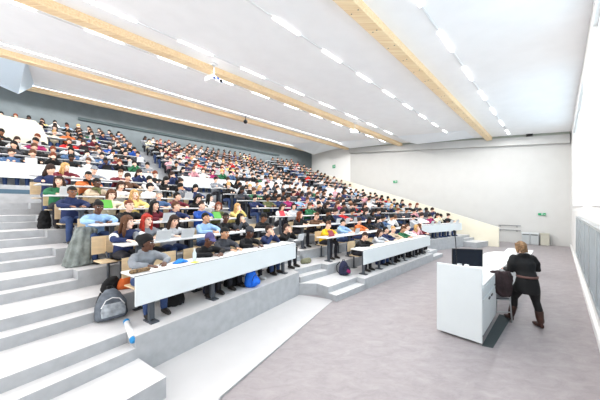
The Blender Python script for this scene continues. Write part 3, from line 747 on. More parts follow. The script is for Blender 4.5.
for idx, (dist, bk, i, c, x, rw, sp, px_, py_) in enumerate(seats):
    rz = rw[3]; z = rw[5]; where = '%s from left, %s row, %s' % (ORD[c] if c < 20 else 'far', ORD[i], BN[bk])
    skin = rs.choice(sw); hc_ = rs.choice(hw) if skin in ('pale', 'fair') else 'black'; tc_ = rs.choice(wt)
    jit = rs.uniform(-.08, .08)
    if sp:
        g = dict(skin=sp[4]); tc_ = sp[7]
        person_near((px_, py_, z), rz, sp[3], sp[4], sp[5], sp[6], sp[7], sp[8], sp[9], 'students in the audience', m_shoew if c % 4 == 3 else None, sp[10])
    elif dist < NEARD:
        po = rs.choice(list(PM)); st = rs.choice(['short', 'long', 'short', 'bob', 'long', 'short', 'pony', 'bun'] if skin in ('pale', 'fair', 'tan') else ['short_curly', 'afro', 'short', 'bun'])
        if st == 'short' and rs.random() < .07: st = 'beanie'; hc2 = 'cloth charcoal'
        else: hc2 = hc_
        person_near((px_, py_, z), rz+jit, po, skin, hc2, st, tc_, rs.choice([J, T, T]), 'person in %s %s, %s' % (tc_, PH[po], where), 'students in the audience')
    elif idx < 300:
        k = rs.randrange(8); o = link(bpy.data.objects.new('person', LM[k])); o.location = (px_, py_, z); o.rotation_euler = (0, 0, rz+jit); o.scale = [rs.uniform(1.0, 1.08)]*3
        for a, m in enumerate((sk(skin), hr(hc_), tp(tc_), rs.choice([J, T]))): setmat(o, a, m)
        tag(o, 'person in %s, %s hair, %s' % (tc_, hc_, where), 'person', 'students in the audience')
    else:
        k = rs.randrange(8); b = LB[k]; R = Matrix.Translation((px_, py_, z)) @ Matrix.Rotation(rz+jit, 4, 'Z')
        base = len(crowd.v); ms = [cidx(m) for m in (sk(skin), hr(hc_), tp(tc_), m_trous)]
        crowd.v += [tuple(R @ Vector(v)) for v in b.v]; crowd.f += [tuple(q+base for q in f) for f in b.f]; crowd.m += [ms[q] for q in b.m]; crowd.sm += b.sm
    # seat under each near student
    if (bk == 'L' and i < 6) or (bk == 'M' and i < 3):
        if not used_ch: o = ch0; used_ch = True
        else: o = copy_tree(ch0)
        o.location = (px_, py_, z); o.rotation_euler = (0, 0, rz); tag(o, 'birch folding seat %s' % where, 'seat', 'birch folding seats')
    # things on the desk in front
    lp = rw[2][0]+cos(rz)*x; lq = rw[2][1]+sin(rz)*x
    dp = (lp-sin(rz)*.13, lq+cos(rz)*.13, z+.771)
    if idx < 300:
        rr = rs.random()
        hand_lap = {('L', 0, 281), ('L', 1, 145), ('L', 1, 169), ('L', 2, 153), ('L', 4, 58), ('M', 1, 341)}
        isl = sp and (sp[0], sp[1], sp[2]) in hand_lap
        dark = rs.random() < .25
        if isl or (not sp and rr < .24):
            put_laptop(dp, rz+rs.uniform(-.1, .1), dark and not isl, 'open %s laptop on desk, %s' % ('black' if dark and not isl else 'silver', where))
        elif rr < .8 and dist < 16:
            put_paper(dp, rz+rs.uniform(-.25, .25), rs.random() < .4, 'white notes on desk, %s' % where)
if crowd.v:
    o = crowd.build('audience_crowd', cm_names); o['kind'] = 'stuff'; tag(o, 'far part of the seated audience in the upper rows, dark and pale clothes', 'crowd')
if not LAPUSED[1]: put_laptop((*W1(3, 4.9), 1.671), RZ1, True, 'black laptop on the second desk')
# empty birch seat beside the first student
o = copy_tree(ch0); rw = RD[('L', 0)]; xx = px_x(rw, 171); o.location = (rw[2][0]+cos(RZ1)*xx-sin(RZ1)*.7, rw[2][1]+sin(RZ1)*xx+cos(RZ1)*.7, .6); o.rotation_euler = (0, 0, RZ1)
tag(o, 'empty birch seat with a dark coat beside the student in grey knit', 'seat', 'birch folding seats')
#@PART2
# ------------------------------------------------------------------ lectern, desk, presenter
pv = Vector((.675, -.738)); F1 = Vector((3.008, 4.137)); F0 = F1 - pv*.68
def lect():
    t = empty('lectern', (F1.x, F1.y, 0), RZ2)      # local +x runs away from the front panel, +y towards the audience
    r = MB(); r.box((.02, .34, .655), (.04, .69, 1.24)); r.build('front_panel', m_panel, t, bevel=.006)
    r = MB(); r.box((.7, .34, .06), (1.26, .58, .12)); r.build('plinth', m_dark, t)
    r = MB(); r.box((.69, .34, .535), (1.30, .66, .83)); r.build('cabinet', m_panel, t, bevel=.005)
    r = MB(); r.box((.70, .34, .967), (1.34, .69, .03)); r.build('worktop', m_desk, t, bevel=.005)
    for k, x in enumerate((.37, 1.0)):
        r = MB(); r.box((x, .0, .45), (.60, .02, .60)); d = r.build('door', m_panel, t, bevel=.004)
        r = MB(); r.box((x+(.20 if k == 0 else -.20), -.016, .66), (.12, .014, .03)); r.build('handle', m_black, d)
        r = MB(); r.box((x, .0, .86), (.60, .02, .16)); r.build('drawer', m_panel, t, bevel=.004)
    return tag(t, 'white lectern cabinet with tall front panel, standing on the marbled floor', 'lectern')
lect()
poly = [(3.53, 5.58), (3.99, 5.09), (4.8, 5.80), (5.55, 6.46), (5.95, 6.85), (6.16, 7.12), (6.12, 7.28), (5.98, 7.38), (5.76, 7.42), (5.35, 7.20), (4.7, 6.6)]
t = empty('presenter_desk', (3.75, 5.35, 0)); off = Vector((3.75, 5.35))
r = MB(); r.prism([(x-off.x, y-off.y) for x, y in poly], .953, .983); r.build('desktop', m_desk, t, bevel=.005)
r = MB(); r.box((5.75-off.x, 7.0-off.y, .475), (.05, .55, .95), rz=.3); r.build('support_panel', m_panel, t)
r = MB(); r.box((4.25-off.x, 6.15-off.y, .70), (1.5, .03, .5), rz=RZ2); r.build('back_panel', m_panel, t)
tag(t, 'long white presenter desk with a rounded end extending from the lectern', 'desk')
# far side table
t = empty('side_table', (7.75, 8.85, 0), RZ2)
r = MB(); r.box((0, 0, .735), (1.0, .7, .03)); r.build('tabletop', m_desk, t, bevel=.005)
for x in (-.45, .45):
    for y in (-.3, .3): r = MB(); r.box((x, y, .36), (.04, .04, .72)); r.build('leg', m_leg, t)
tag(t, 'plain white side table behind the presenter', 'table')
# monitor
def at(px, d, z): return ((px-300)/250*d, d, z)
lx = lambda x, y, z: (F1.x+cos(RZ2)*x-sin(RZ2)*y, F1.y+sin(RZ2)*x+cos(RZ2)*y, z)
t = empty('monitor', at(467, 5.0, .983), radians(-14))
r = MB(); r.box((0, 0, .31), (.54, .035, .34)); r.build('casing', m_black, t, bevel=.006)
r = MB(); r.box((0, -.019, .31), (.51, .003, .31)); r.build('screen', mat('dark_screen', (.10, .12, .16), .15), t)
r = MB(); r.tube([(0, .03, .02), (0, .03, .2)], .02, 8); r.box((0, .02, .008), (.22, .18, .016)); r.build('stand', m_black, t)
tag(t, 'black flat monitor standing on the lectern cabinet', 'monitor')
t = empty('gooseneck_microphone', lx(.30, .44, .983))
r = MB(); r.loft([((0, 0, 0), (.06, 0, 0), (0, .06, 0)), ((0, 0, .02), (.055, 0, 0), (0, .055, 0)), ((0, 0, .03), (.02, 0, 0), (0, .02, 0))], 14); r.build('base', m_black, t)
r = MB(); r.tube([(0, 0, .02), (.0, .0, .4), (-.01, .01, .7), (-.03, .01, .82)], .007, 8); r.build('stem', m_black, t)
r = MB(); r.tube([(-.03, .01, .81), (-.04, .01, .87)], [.014, .017], 10); r.build('capsule', m_black, t)
tag(t, 'thin black gooseneck microphone rising above the lectern', 'microphone')
for k, (x, y) in enumerate(((.17, .36), (.17, .25))):
    t = empty('cup', lx(x, y, .983)); r = MB()
    r.loft([((0, 0, 0), (.026, 0, 0), (0, .026, 0)), ((0, 0, .24), (.036, 0, 0), (0, .036, 0)), ((0, 0, .285), (.036, 0, 0), (0, .036, 0))], 14); r.build('cup_wall', m_white, t)
    r = MB(); r.loft([((0, 0, .285), (.038, 0, 0), (0, .038, 0)), ((0, 0, .295), (.034, 0, 0), (0, .034, 0))], 14); r.build('lid', m_track if k else m_metal, t)
    tag(t, ['small white flask left of the other, in front of the monitor', 'white flask with grey lid nearer the right edge of the lectern'][k], 'flask')
o = MB().ell((0, 0, .018), (.032, .05, .018), 12, 8).build('computer_mouse', m_track); o.location = (4.3, 5.75, .984); tag(o, 'small grey computer mouse on the white presenter desk', 'mouse')
r = MB(); r.prism([(0, 0), (1.75, 0), (1.75, -.20), (.05, -.14)], 0, .006); o = r.build('floor_shading', mat('lectern_shade', (.27, .30, .31), .8)); o.location = (F1.x, F1.y, 0); o.rotation_euler = (0, 0, RZ2)  # thin dark sheet standing for the soft shadow beside the lectern
tag(o, 'dark grey strip painted as shadow on the floor beside the lectern doors', 'painted shadow')
# chair with coat
t = empty('office_chair', (4.03, 5.22, 0), RZ2-.85)
r = MB(); r.box((0, .02, .45), (.40, .40, .03)); r.build('seat', m_leg, t, bevel=.01)
r = MB(); r.box((0, -.20, .78), (.38, .02, .30), rx=.12); r.build('backrest', m_metal, t, bevel=.01)
for sx in (-1, 1):
    r = MB(); r.tube([(sx*.20, -.24, .01), (sx*.20, -.19, .45), (sx*.19, -.21, .95)], .013, 8); r.build('leg', m_metal, t)
    r = MB(); r.tube([(sx*.20, .22, .01), (sx*.20, .19, .44)], .013, 8); r.build('leg', m_metal, t)
for P_ in (((-.2, -.2, .44), (.2, -.2, .44)), ((-.19, -.21, .95), (.19, -.21, .95)), ((-.2, -.22, .2), (.2, -.22, .2))): r = MB(); r.tube(P_, .011, 8); r.build('rail', m_metal, t)
tag(t, 'steel-framed chair tucked under the presenter desk', 'chair')
def cloth_blob(name, rings, m, vox=.02, disp=.02, n=16):
    q = MB(); q.loft(rings, n); me = remeshed(q, name, [m], vox, 3, disp); return link(bpy.data.objects.new(name, me))
X = Vector((1, 0, 0)); Y = Vector((0, 1, 0))
def draped(name, levels, m, folds=9, amp=.10, n=54):
    q = MB(); vs = []; fs = []
    for li, (cx, cy, z, rx, ry) in enumerate(levels):
        g = li/(len(levels)-1)
        for k in range(n):
            a = 2*pi*k/n; f = 1 + amp*(.3+g)*cos(folds*a+1.2*sin(li*.9)) + .05*sin(3*a+li)
            vs.append((cx+rx*f*cos(a), cy+ry*f*sin(a), z + .012*cos(folds*a)))
    L = len(levels)
    for i in range(L-1):
        for k in range(n): fs.append((i*n+k, (i+1)*n+k, (i+1)*n+(k+1) % n, i*n+(k+1) % n))
    fs.append(tuple(range(n))); fs.append(tuple((L-1)*n+k for k in reversed(range(n))))
    q.add(vs, fs, 0, True); me = remeshed(q, name, [m], .014, 2, .010); return link(bpy.data.objects.new(name, me))
o = draped('coat', [(0, -.20, 1.02, .15, .03), (0, -.21, 1.0, .22, .055), (-.01, -.225, .92, .25, .07), (.0, -.24, .80, .24, .07), (.03, -.245, .66, .21, .065), (.06, -.25, .54, .17, .055), (.09, -.25, .45, .10, .04)], mat('coat_plum', (.20, .15, .16), .9, .25, 8), folds=7, amp=.16)
o.location = (4.03, 5.22, .12); o.scale = (.82, 1, .88); o.rotation_euler = (0, 0, RZ2-.85); tag(o, 'dark plum coat draped over the chair beside the presenter', 'coat')

# presenter: local -y is the way she faces (towards the audience)
def presenter():
    FX = Vector((4.45, 4.93)); rz = atan2(-n2.y, -n2.x) + pi/2 - pi + pi
    rz = atan2(n2.x, -n2.y)
    rz = radians(170)
    body = MB(); jac = MB(); skirt = MB(); tight = MB(); boots = MB()
    hip = Vector((0, .04, .90)); nb = Vector((0, -.10, 1.40)); hc = nb+Vector((0, -.05, .155)); HM = headmat(hc, .30, .22, 0)
    sh = [nb+Vector((s*.185, .015, -.06)) for s in (-1, 1)]
    # local x: +x is her left when facing -y ; right foot forward
    ft = [Vector((-.17, .15, .10)), Vector((.19, -.15, .10))]
    kn = [Vector((-.14, .07, .50)), Vector((.14, -.13, .50))]
    body.loft([(hip, X*.15, Y*.11), (hip.lerp(nb, .45), X*.125, Y*.09), (hip.lerp(nb, .8), X*.16, Y*.10), (nb+Vector((0, 0, -.03)), X*.10, Y*.06), (nb+Vector((0, 0, .02)), X*.055, Y*.055)], 14)
    body.tube([nb, HM @ Vector((0, .02, -.06))], [.055, .05], 12); head_shape(body, HM)
    el = [Vector((-.27, -.08, 1.12)), Vector((.25, -.06, 1.09))]; wr = [Vector((-.12, -.33, 1.06)), Vector((.20, -.34, 1.05))]
    for i, s in ((0, -1), (1, 1)):
        body.tube([sh[i], el[i], wr[i]], [.048, .038, .026], 10); hand(body, wr[i], (-s*.25, -1, -.1), (0, 0, -1), -s, .35)
        body.tube([hip+Vector((s*.08, 0, 0)), kn[i], ft[i]], [.08, .052, .04], 10)
        jac.tube([sh[i]+Vector((-s*.02, 0, 0)), sh[i].lerp(el[i], .5)+Vector((s*.01, .01, 0)), el[i], el[i].lerp(wr[i], .5), wr[i].lerp(el[i], .08)], [.084, .08, .07, .06, .046], 12)
        tight.tube([hip+Vector((s*.085, 0, -.06)), (hip+Vector((s*.09, 0, 0))).lerp(kn[i], .5), kn[i], kn[i].lerp(ft[i], .35)+Vector((0, .03, 0)), ft[i]], [.118, .108, .07, .068, .045], 12)
        f = ft[i]; c = kn[i].lerp(f, .42)+Vector((0, .03, 0))
        q = MB(); q.tube([c, f.lerp(c, .4), f+Vector((0, .01, .0))], [.073, .066, .055], 14, round_ends=False)
        q.loft([((f.x, f.y+.06, .045), X*.034, Vector((0, 0, .042))), ((f.x, f.y+.0, .06), X*.045, Vector((0, 0, .058))), ((f.x, f.y-.10, .045), X*.048, Vector((0, 0, .042))), ((f.x, f.y-.19, .03), X*.035, Vector((0, 0, .026)))], 12)
        boots_me = remeshed(q, 'boot', [mat('boot_leather', (.24, .14, .11), .45, .15, 12)], .014, 1, .004)
        PARTS.append(('boot', boots_me))
    jac.loft([(hip+Vector((0, .0, .10)), X*.175, Y*.145), (hip.lerp(nb, .4), X*.175, Y*.14), (hip.lerp(nb, .72), X*.212, Y*.15), (nb+Vector((0, .01, -.06)), X*.19, Y*.115), (nb+Vector((0, .01, -.01)), X*.11, Y*.085)], 18)
    jac.loft([(nb+Vector((0, .015, -.04)), X*.11, Y*.09), (nb+Vector((0, .05, .03)), X*.105, Y*.085), (nb+Vector((0, .06, .055)), X*.09, Y*.07)], 16)
    skirt.loft([(hip+Vector((0, 0, .12)), X*.165, Y*.14), (hip, X*.195, Y*.165), (hip+Vector((0, -.005, -.13)), X*.215, Y*.19), (hip+Vector((0, -.01, -.24)), X*.218, Y*.20)], 20)
    bm_ = remeshed(body, 'person', [sk('pale'), m_eye, m_iris, m_lip, hr('brown')], .0085, 1); face_mats(bm_, HM)
    p = link(bpy.data.objects.new('person', bm_)); p.location = (FX.x, FX.y, 0); p.rotation_euler = (0, 0, rz); p.scale = (.93, .95, .95)
    for nm, q, m_, vx in (('jacket', jac, mat('black_jacket', (.05, .05, .06), .8, .2, 9), .018), ('skirt', skirt, mat('black_skirt', (.06, .06, .07), .85), .02), ('tights', tight, mat('dark_tights', (.08, .075, .085), .8), .018)):
        link(bpy.data.objects.new(nm, remeshed(q, nm, [m_], vx, 2, .008 if nm == 'jacket' else .003)), p)
    for nm, me in PARTS: link(bpy.data.objects.new(nm, me), p)
    q = MB(); q.loft([(hip+Vector((0, 0, .075)), X*.188, Y*.162), (hip+Vector((0, 0, .115)), X*.186, Y*.158)], 24); q.build('belt', mat('belt_leather', (.38, .26, .24), .5), p)
    h = link(bpy.data.objects.new('hair', HAIRM['bob']), p); h.matrix_local = HM @ Matrix.Scale(.99, 4); setmat(h, 0, mat('hair_highlighted', (.36, .25, .17), .7, .35, 30, col2=(.62, .48, .34)))
    tag(p, 'presenter with short blond hair, black jacket, skirt and brown boots at the desk', 'person')
PARTS = []
presenter()

# ------------------------------------------------------------------ far wall things
for k, (px, col) in enumerate(((526, 0), (534.7, 0), (545, 1))):
    q = (px-300)/250; d = (UF-.36)/(sin(TH)*q+cos(TH)); t = empty('waste_bin', (q*d, d, 0), RZ2-pi/2)
    m_ = mat('bin_steel', (.68, .70, .71), .4) if not col else mat('bin_beige', (.72, .71, .66), .5)
    r = MB(); r.box((0, 0, .32), (.38, .36, .62)); r.build('body', m_, t, bevel=.015)
    r = MB(); r.box((0, 0, .68), (.40, .38, .09)); r.build('lid', mat('bin_lid', (.80, .82, .83), .35) if not col else m_, t, bevel=.012)
    if not col: r = MB(); r.box((0, -.182, .60), (.30, .01, .04)); r.build('slot', m_dark, t)
    tag(t, ['silver waste bin nearest the handrail by the far wall', 'middle silver waste bin by the far wall', 'beige-grey waste bin on the right of the three by the far wall'][k], 'waste bin')
def wallpt(px, z, off=.0):
    q = (px-300)/250; d = (UF-off)/(sin(TH)*q+cos(TH)); return Vector((q*d, d, z))
a = wallpt(499, 1.08, .12); b = wallpt(520.5, 1.08, .12); t = empty('handrail', (a.x, a.y, 0))
for z, nm in ((1.10, 'upper_rail'), (.80, 'lower_rail')):
    r = MB(); r.tube([(0, 0, z), (b.x-a.x, b.y-a.y, z)], .024, 8); rl = r.build(nm, mat('rail_steel', (.52, .53, .54), .35), t)
    for f in (.05, .84):
        p = (b-a)*f; r = MB(); r.tube([(p.x, p.y, z-.02), (p.x+b2.x*.03, p.y+b2.y*.03, z-.09), (p.x+b2.x*.055, p.y+b2.y*.055, z-.09)], .018, 7); r.build('bracket', m_leg, rl)
tag(t, 'double steel handrail fixed to the far white wall', 'handrail')
def exit_sign(loc, rz, wd, ht, lab):
    t = empty('exit_sign', loc, rz)
    r = MB(); r.box((0, 0, 0), (wd, .04, ht)); r.build('housing', m_green, t)
    r = MB(); w2 = wd; m_w = m_white
    # running figure, door and arrow, as white raised shapes on the front
    r.box((-w2*.06, -.022, 0), (w2*.035, .004, ht*.72)); r.box((w2*.06, -.022, ht*.34), (w2*.24, .004, ht*.06)); r.box((w2*.17, -.022, 0), (w2*.02, .004, ht*.72))
    fig = w2*.05
    r.ell((fig+.0, -.022, ht*.22), (ht*.08, .004, ht*.08), 8, 5)
    r.box((fig, -.022, ht*.05), (ht*.10, .004, ht*.26), ry=.25); r.box((fig+ht*.12, -.022, -ht*.18), (ht*.07, .004, ht*.28), ry=-.6); r.box((fig-ht*.10, -.022, -ht*.18), (ht*.07, .004, ht*.28), ry=.6)
    r.box((w2*.34, -.022, 0), (w2*.17, .004, ht*.10)); r.box((w2*.39, -.022, ht*.07), (w2*.09, .004, ht*.09), ry=.7); r.box((w2*.39, -.022, -ht*.07), (w2*.09, .004, ht*.09), ry=-.7)
    r.build('pictogram', m_w, t); return tag(t, lab, 'exit sign')
exit_sign(wallpt(542, 1.86, .09), RZ2-pi/2, .34, .14, 'green emergency exit sign low on the far white wall')
exit_sign(wallpt(395.3, 2.3+25.3*((UF-.1)/(sin(TH)*.381+cos(TH)))/250, .09), RZ2-pi/2, .36, .2, 'green exit sign high on the white wall above the seats')
Av = Vector(A); Bv = Vector(B); f = .42; pt = Av.lerp(Bv, f)
for k in range(60):
    pt = Av.lerp(Bv, k/60)
    if 300+250*pt.x/pt.y < 334.5: break
wd_ = (Bv-Av).normalized(); nrm = Vector((wd_.y, -wd_.x)); nrm = -nrm if nrm.dot(pt) > 0 else nrm
exit_sign((pt.x+nrm.x*.05, pt.y+nrm.y*.05, 2.3+40.5*pt.y/250), atan2(wd_.y, wd_.x)+pi, .45, .34, 'small green exit sign on the grey wall near the back corner')

# ------------------------------------------------------------------ ceiling things
def projector(px, s, z, lab, sc=1):
    q = (px-300)/250; d = s/(-sin(TH-pi/2)*0 + (n2.x*q+n2.y)); t = empty('ceiling_projector', (q*d, d, z), RZ2+.3)
    r = MB(); r.box((0, 0, 0), (.52*sc, .42, .17)); r.build('casing', m_white, t, bevel=.02)
    m_b = mat('navy_grille', (.10, .20, .42), .4)
    for k, x in enumerate((-.17, .0, .17)): r = MB(); r.box((x, -.215, .03 if k % 2 else -.02), (.11, .012, .08)); r.build('vent', m_b, t)
    r = MB(); r.tube([(.12, -.20, 0), (.12, -.27, 0)], [.05, .045], 12, round_ends=False); r.build('lens', m_black, t)
    h = zc(s)-z
    r = MB(); r.tube([(0, 0, .08), (0, 0, h)], .022, 8, round_ends=False); r.box((0, 0, h-.03), (.2, .2, .03)); r.build('mount', m_track, t)
    tag(t, lab, 'projector')
projector(214, 9.0, 7.05, 'white projector with blue grilles hanging on the near part of the timber beam')
projector(355, 9.0, 7.05, 'white projector hanging at the far end of the timber beam')
q = (245.5-300)/250; d = 14.4/(n2.x*q+n2.y); t = empty('ceiling_camera', (q*d, d, 7.95), 0)
r = MB(); r.ell((0, 0, 0), (.14, .14, .14), 12, 8); r.build('dome', m_black, t); r = MB(); r.tube([(0, 0, .1), (0, 0, zc(14.4)-7.95)], .02, 6, round_ends=False); r.build('stem', m_leg, t)
tag(t, 'small black dome camera hanging near the third timber beam', 'camera')

# ------------------------------------------------------------------ bags, coats, desk things
def backpack(loc, rz, m, h, w_, lab, lean=.0, mark=None, pm=None):
    t = empty('backpack', loc, rz); M = Matrix.Rotation(lean, 3, 'X')
    q = MB(); q.loft([((0, 0, .0), X*w_*.42, Y*.11), ((0, 0, .04), X*w_*.5, Y*.14), ((0, 0, h*.5), X*w_*.48, Y*.13), ((0, .01, h*.82), X*w_*.30, Y*.09), ((0, .02, h*.97), X*w_*.14, Y*.04)], 18)
    q.v = [tuple(M @ Vector(v)) for v in q.v]
    link(bpy.data.objects.new('main_compartment', remeshed(q, 'main_compartment', [m], .012, 2, .005)), t)
    q = MB(); q.loft([((0, -.14, .05), X*w_*.36, Y*.05), ((0, -.15, h*.3), X*w_*.38, Y*.055), ((0, -.12, h*.5), X*w_*.30, Y*.035)], 14); q.v = [tuple(M @ Vector(v)) for v in q.v]
    pk = link(bpy.data.objects.new('pocket', remeshed(q, 'pocket', [pm or m], .011, 2, .003)), t)
    q = MB(); q.tube([M @ Vector(p) for p in ((-w_*.34, -.135, h*.42), (-w_*.2, -.13, h*.62), (0, -.125, h*.68), (w_*.2, -.13, h*.62), (w_*.34, -.135, h*.42))], .007, 6); q.build('zip', m_track if pm else m_black, pk)
    q = MB(); q.tube([M @ Vector(p) for p in ((-.04, .02, h*.93), (-.03, .02, h*1.06), (.03, .02, h*1.06), (.04, .02, h*.93))], .010, 7); q.build('carry_loop', m_black, t)
    for s in (-1, 1):
        q = MB(); q.tube([M @ Vector(p) for p in ((s*w_*.25, .09, h*.88), (s*w_*.33, .19, h*.6), (s*w_*.36, .17, h*.25), (s*w_*.38, .10, .05))], .014, 7); q.build('strap', m_black, t)
    if mark: q = MB(); q.box((0, -.20, h*.33), (w_*.4, .006, h*.2), ry=.5); q.v = [tuple(M @ Vector(v)) for v in q.v]; q.build('printed_patch', mark, t)
    return tag(t, lab, 'backpack')
backpack((-2.86, 3.80, .6), RZ1-.15, mat('bag_grey', (.38, .41, .45), .7, .25, 10), .46, .42, 'grey backpack slumped on the step at the left end of the front row', -.25, None, mat('bag_light_grey', (.62, .65, .68), .6, .2, 14))
backpack((1.30, 7.40, .3), RZ2-.2, mat('bag_navy', (.15, .16, .27), .8, .15, 10), .42, .34, 'navy backpack with pink patch at the left end of the middle block', 0, tp('magenta'))
backpack((-1.05, 5.38, .6), RZ1, mat('bag_blue', (.05, .40, .85), .7, .1, 10), .38, .30, 'bright blue bag on the floor under the front desk')
o = cloth_blob('shoulder_bag', [((0, 0, 0), X*.17, Y*.09), ((0, 0, .05), X*.19, Y*.11), ((0, 0, .17), X*.15, Y*.08), ((.02, 0, .26), X*.07, Y*.04)], mat('bag_orange', (.80, .38, .14), .7, .15, 9), .015, .01)
o.location = (-2.98, 4.36, .9); o.rotation_euler = (0, 0, RZ1); tag(o, 'orange shoulder bag on the step at the left end of the second row', 'bag')
o = cloth_blob('holdall', [((0, 0, 0), X*.22, Y*.11), ((0, 0, .06), X*.24, Y*.14), ((0, 0, .22), X*.2, Y*.11), ((.02, 0, .32), X*.1, Y*.05)], tp('black'), .018, .02)
o.location = (*W1(1.78, A1(3)+.38), .9); o.rotation_euler = (0, 0, RZ1+.3); o.scale = (.7, .7, .7); tag(o, 'black bag on the step beside the orange shoulder bag', 'bag')
o = draped('puffer_coat', [(.20, .22, .80, .10, .06), (.18, .16, .79, .20, .14), (.14, .08, .74, .25, .18), (.08, -.02, .64, .26, .18), (.02, -.08, .50, .26, .17), (-.04, -.12, .34, .28, .17), (-.08, -.15, .16, .31, .17), (-.11, -.16, .03, .33, .17), (-.11, -.16, .0, .28, .13)], mat('coat_grey', (.50, .53, .52), .75, .16, 9))
o.location = (*W1(1.72, A1(4)+.62), 1.2); o.rotation_euler = (0, 0, RZ1+.1); o.scale = (.72, .8, .88); tag(o, 'grey padded coat hanging to the step at left end of third row', 'coat')
o = cloth_blob('coat', [((0, 0, 0), X*.16, Y*.10), ((0, 0, .08), X*.19, Y*.12), ((0, .02, .35), X*.17, Y*.10), ((0, .04, .52), X*.1, Y*.05)], tp('black'), .02, .03)
o.location = (*W1(1.60, A1(6)+.60), 1.8); o.rotation_euler = (0, 0, RZ1); o.scale = (.65, .65, .8); tag(o, 'black coat heaped on the floor at left end of fifth row', 'coat')
o = cloth_blob('coat', [((0, 0, 0), X*.15, Y*.09), ((0, 0, .1), X*.18, Y*.11), ((0, .02, .38), X*.15, Y*.09), ((0, .04, .5), X*.07, Y*.05)], tp('charcoal'), .02, .03)
o.location = (*W(11.62, A2(1)+.75), .3); o.rotation_euler = (0, 0, RZ2); tag(o, 'dark coat heaped at the right end of the middle front desk', 'coat')
o = cloth_blob('satchel', [((0, 0, 0), X*.2, Y*.10), ((0, 0, .05), X*.22, Y*.12), ((0, 0, .14), X*.18, Y*.08)], mat('bag_olive', (.50, .50, .40), .8), .018, .02)
o.location = (*W(5.42, A2(2)+.62), .6); o.rotation_euler = (0, 0, RZ2); tag(o, 'olive grey satchel on the step beside the yellow sweater', 'bag')
t = empty('poster_tube', (0, 0, 0)); pa = Vector((-2.53, 3.64, .64)); pb = Vector((-2.18, 3.27, .55)); dv = (pb-pa)
q = MB(); q.tube([pa+dv*.1, pa+dv*.9], .036, 14, round_ends=False); q.build('tube', m_white, t)
for a_, b_ in ((0, .1), (.9, 1)): q = MB(); q.tube([pa+dv*a_, pa+dv*b_], .039, 14, round_ends=False); q.build('end_cap', mat('cap_blue', (.15, .55, .80), .4), t)
tag(t, 'white tube with blue end caps lying on the step by the grey backpack', 'tube')
def ondesk(row, px, yo): rw = RD[row]; x = px_x(rw, px, yo); rz = rw[3]; return Vector((rw[2][0]+cos(rz)*x-sin(rz)*yo, rw[2][1]+sin(rz)*x+cos(rz)*yo, rw[5]+.772)), rz
p, rz = ondesk(('L', 0), 140, .10); q = MB(); q.tube([(-.11, 0, .032), (.11, 0, .032)], [.03, .03], 12)
o = q.build('pencil_case', mat('leopard_print', (.20, .16, .13), .8, .3, 60, col2=(.62, .50, .36))); o.location = p; o.rotation_euler = (0, 0, rz); tag(o, 'patterned brown pencil case at the left end of the front desk', 'pencil case')
p, rz = ondesk(('L', 0), 194.5, .15); t = empty('water_bottle', p)
q = MB(); q.loft([((0, 0, 0), X*.03, Y*.03), ((0, 0, .13), X*.032, Y*.032), ((0, 0, .17), X*.014, Y*.014), ((0, 0, .19), X*.014, Y*.014)], 14); q.build('bottle_body', mat('clear_plastic', (.80, .86, .88), .15), t)
q = MB(); q.loft([((0, 0, .19), X*.016, Y*.016), ((0, 0, .21), X*.016, Y*.016)], 12); q.build('bottle_cap', m_white, t); tag(t, 'clear water bottle on the front desk beside the purple cap', 'bottle')
p, rz = ondesk(('L', 0), 181, .22); o = cloth_blob('scarf', [((-.12, 0, .0), Vector((0, 0, .02)), Y*.05), ((0, 0, .035), Vector((0, 0, .035)), Y*.09), ((.12, .02, .0), Vector((0, 0, .02)), Y*.05)], mat('scarf_blue', (.15, .50, .85), .8), .012, .01)
o.location = p; o.rotation_euler = (0, 0, rz); tag(o, 'crumpled bright blue scarf on the front desk', 'scarf')
p, rz = ondesk(('L', 0), 195, .04); o = put_paper(p, rz+.3, 0, 'small yellow card on the front desk edge', mat('card_yellow', (.90, .90, .30), .6)); o.scale = (.5, .35, 1); o.name = 'card'; o['category'] = 'card'
for (row, px, lab, c) in ((('L', 3), 106, 'bright green folder held up in the fourth row', (.35, .66, .24)), (('L', 2), 217, 'green folder held up in the third row', (.35, .66, .26)), (('M', 3), 282, 'red folder lying in front of the student in white', (.85, .2, .25)), (('M', 1), 331, 'dark red folder before the yellow sweater', (.55, .12, .22))):
    p, rz = ondesk(row, px, .16); q = MB(); q.box((0, 0, .10), (.24, .012, .20), rx=-.5); q.box((0, -.0, .008), (.22, .1, .012)); o = q.build('folder', mat('folder_%d' % px, c, .5)); o.location = p; o.rotation_euler = (0, 0, rz); tag(o, lab, 'folder')
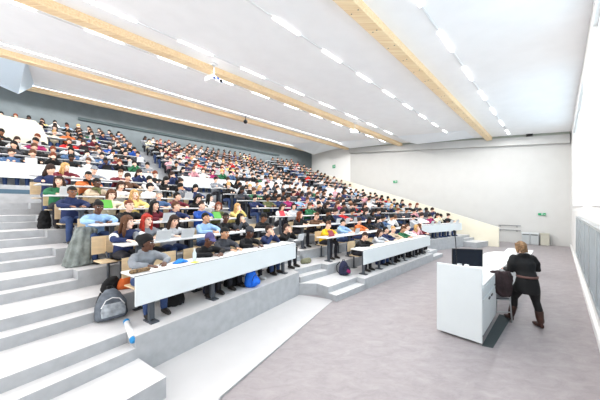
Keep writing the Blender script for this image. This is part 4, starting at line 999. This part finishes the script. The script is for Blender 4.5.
# empty birch seats at row ends
for row, px, lab in ((('L', 5), 44, 'empty birch seat at the left end of the sixth row'), (('L', 1), 111, 'empty birch seat at the left end of the second row')):
    rw = RD[row]; xx = px_x(rw, px); o = copy_tree(ch0); o.location = (rw[2][0]+cos(rw[3])*xx-sin(rw[3])*.7, rw[2][1]+sin(rw[3])*xx+cos(rw[3])*.7, rw[5]); o.rotation_euler = (0, 0, rw[3]); tag(o, lab, 'seat', 'birch folding seats')
bpy.context.view_layer.update()

# dark coats and bags on the floor under the desks
bag_me = None
rb = random.Random(9)
for (row, px, lab) in ((('L', 0), 176, 'black coat bundled under the front desk beside the grey knit sweater'), (('L', 0), 213, 'dark bag on the floor between the purple cap and the charcoal sweater'), (('L', 0), 232, 'dark bag under the front desk behind the bright blue bag'), (('L', 0), 272, 'dark coat on the floor under the right part of the front desk'),
                       (('M', 0), 380, 'dark bag under the middle front desk near its left end'), (('M', 0), 394, 'dark bag under the middle of the middle front desk'), (('M', 0), 409, 'dark bag under the middle front desk near its right end'),
                       (('L', 1), 186, 'dark coat on the floor under the second row desk, beside the laptops'), (('L', 1), 240, 'dark bag on the floor under the right part of second row')):
    rw = RD[row]; xx = px_x(rw, px, .45); q = MB()
    w_ = rb.uniform(.13, .2); h_ = rb.uniform(.28, .42)
    q.loft([((0, 0, 0), X*w_, Y*.10), ((0, 0, .06), X*w_*1.1, Y*.12), ((rb.uniform(-.03, .03), 0, h_*.6), X*w_*.9, Y*.09), ((rb.uniform(-.04, .04), .02, h_), X*w_*.4, Y*.04)], 14)
    nm = 'coat' if 'coat' in lab else 'bag'; me = remeshed(q, nm, [tp(rb.choice(['black', 'charcoal', 'navy']))], .02, 2, .02)
    o = link(bpy.data.objects.new(nm, me)); o.location = (rw[2][0]+cos(rw[3])*xx-sin(rw[3])*.47, rw[2][1]+sin(rw[3])*xx+cos(rw[3])*.47, rw[5]); o.rotation_euler = (0, 0, rw[3]+rb.uniform(-.4, .4)); tag(o, lab, nm)
t = empty('wall_speaker', wallpt(529.5, 2.3+72.5*15.3/250, .42), RZ2-pi/2)
q = MB(); q.box((0, 0, 0), (.30, .16, .15)); q.build('casing', m_black, t, bevel=.01); q = MB(); q.box((0, .06, 0), (.08, .1, .05)); q.build('bracket', m_leg, t)
tag(t, 'small black loudspeaker high on the far white wall', 'loudspeaker')
bpy.context.view_layer.update()
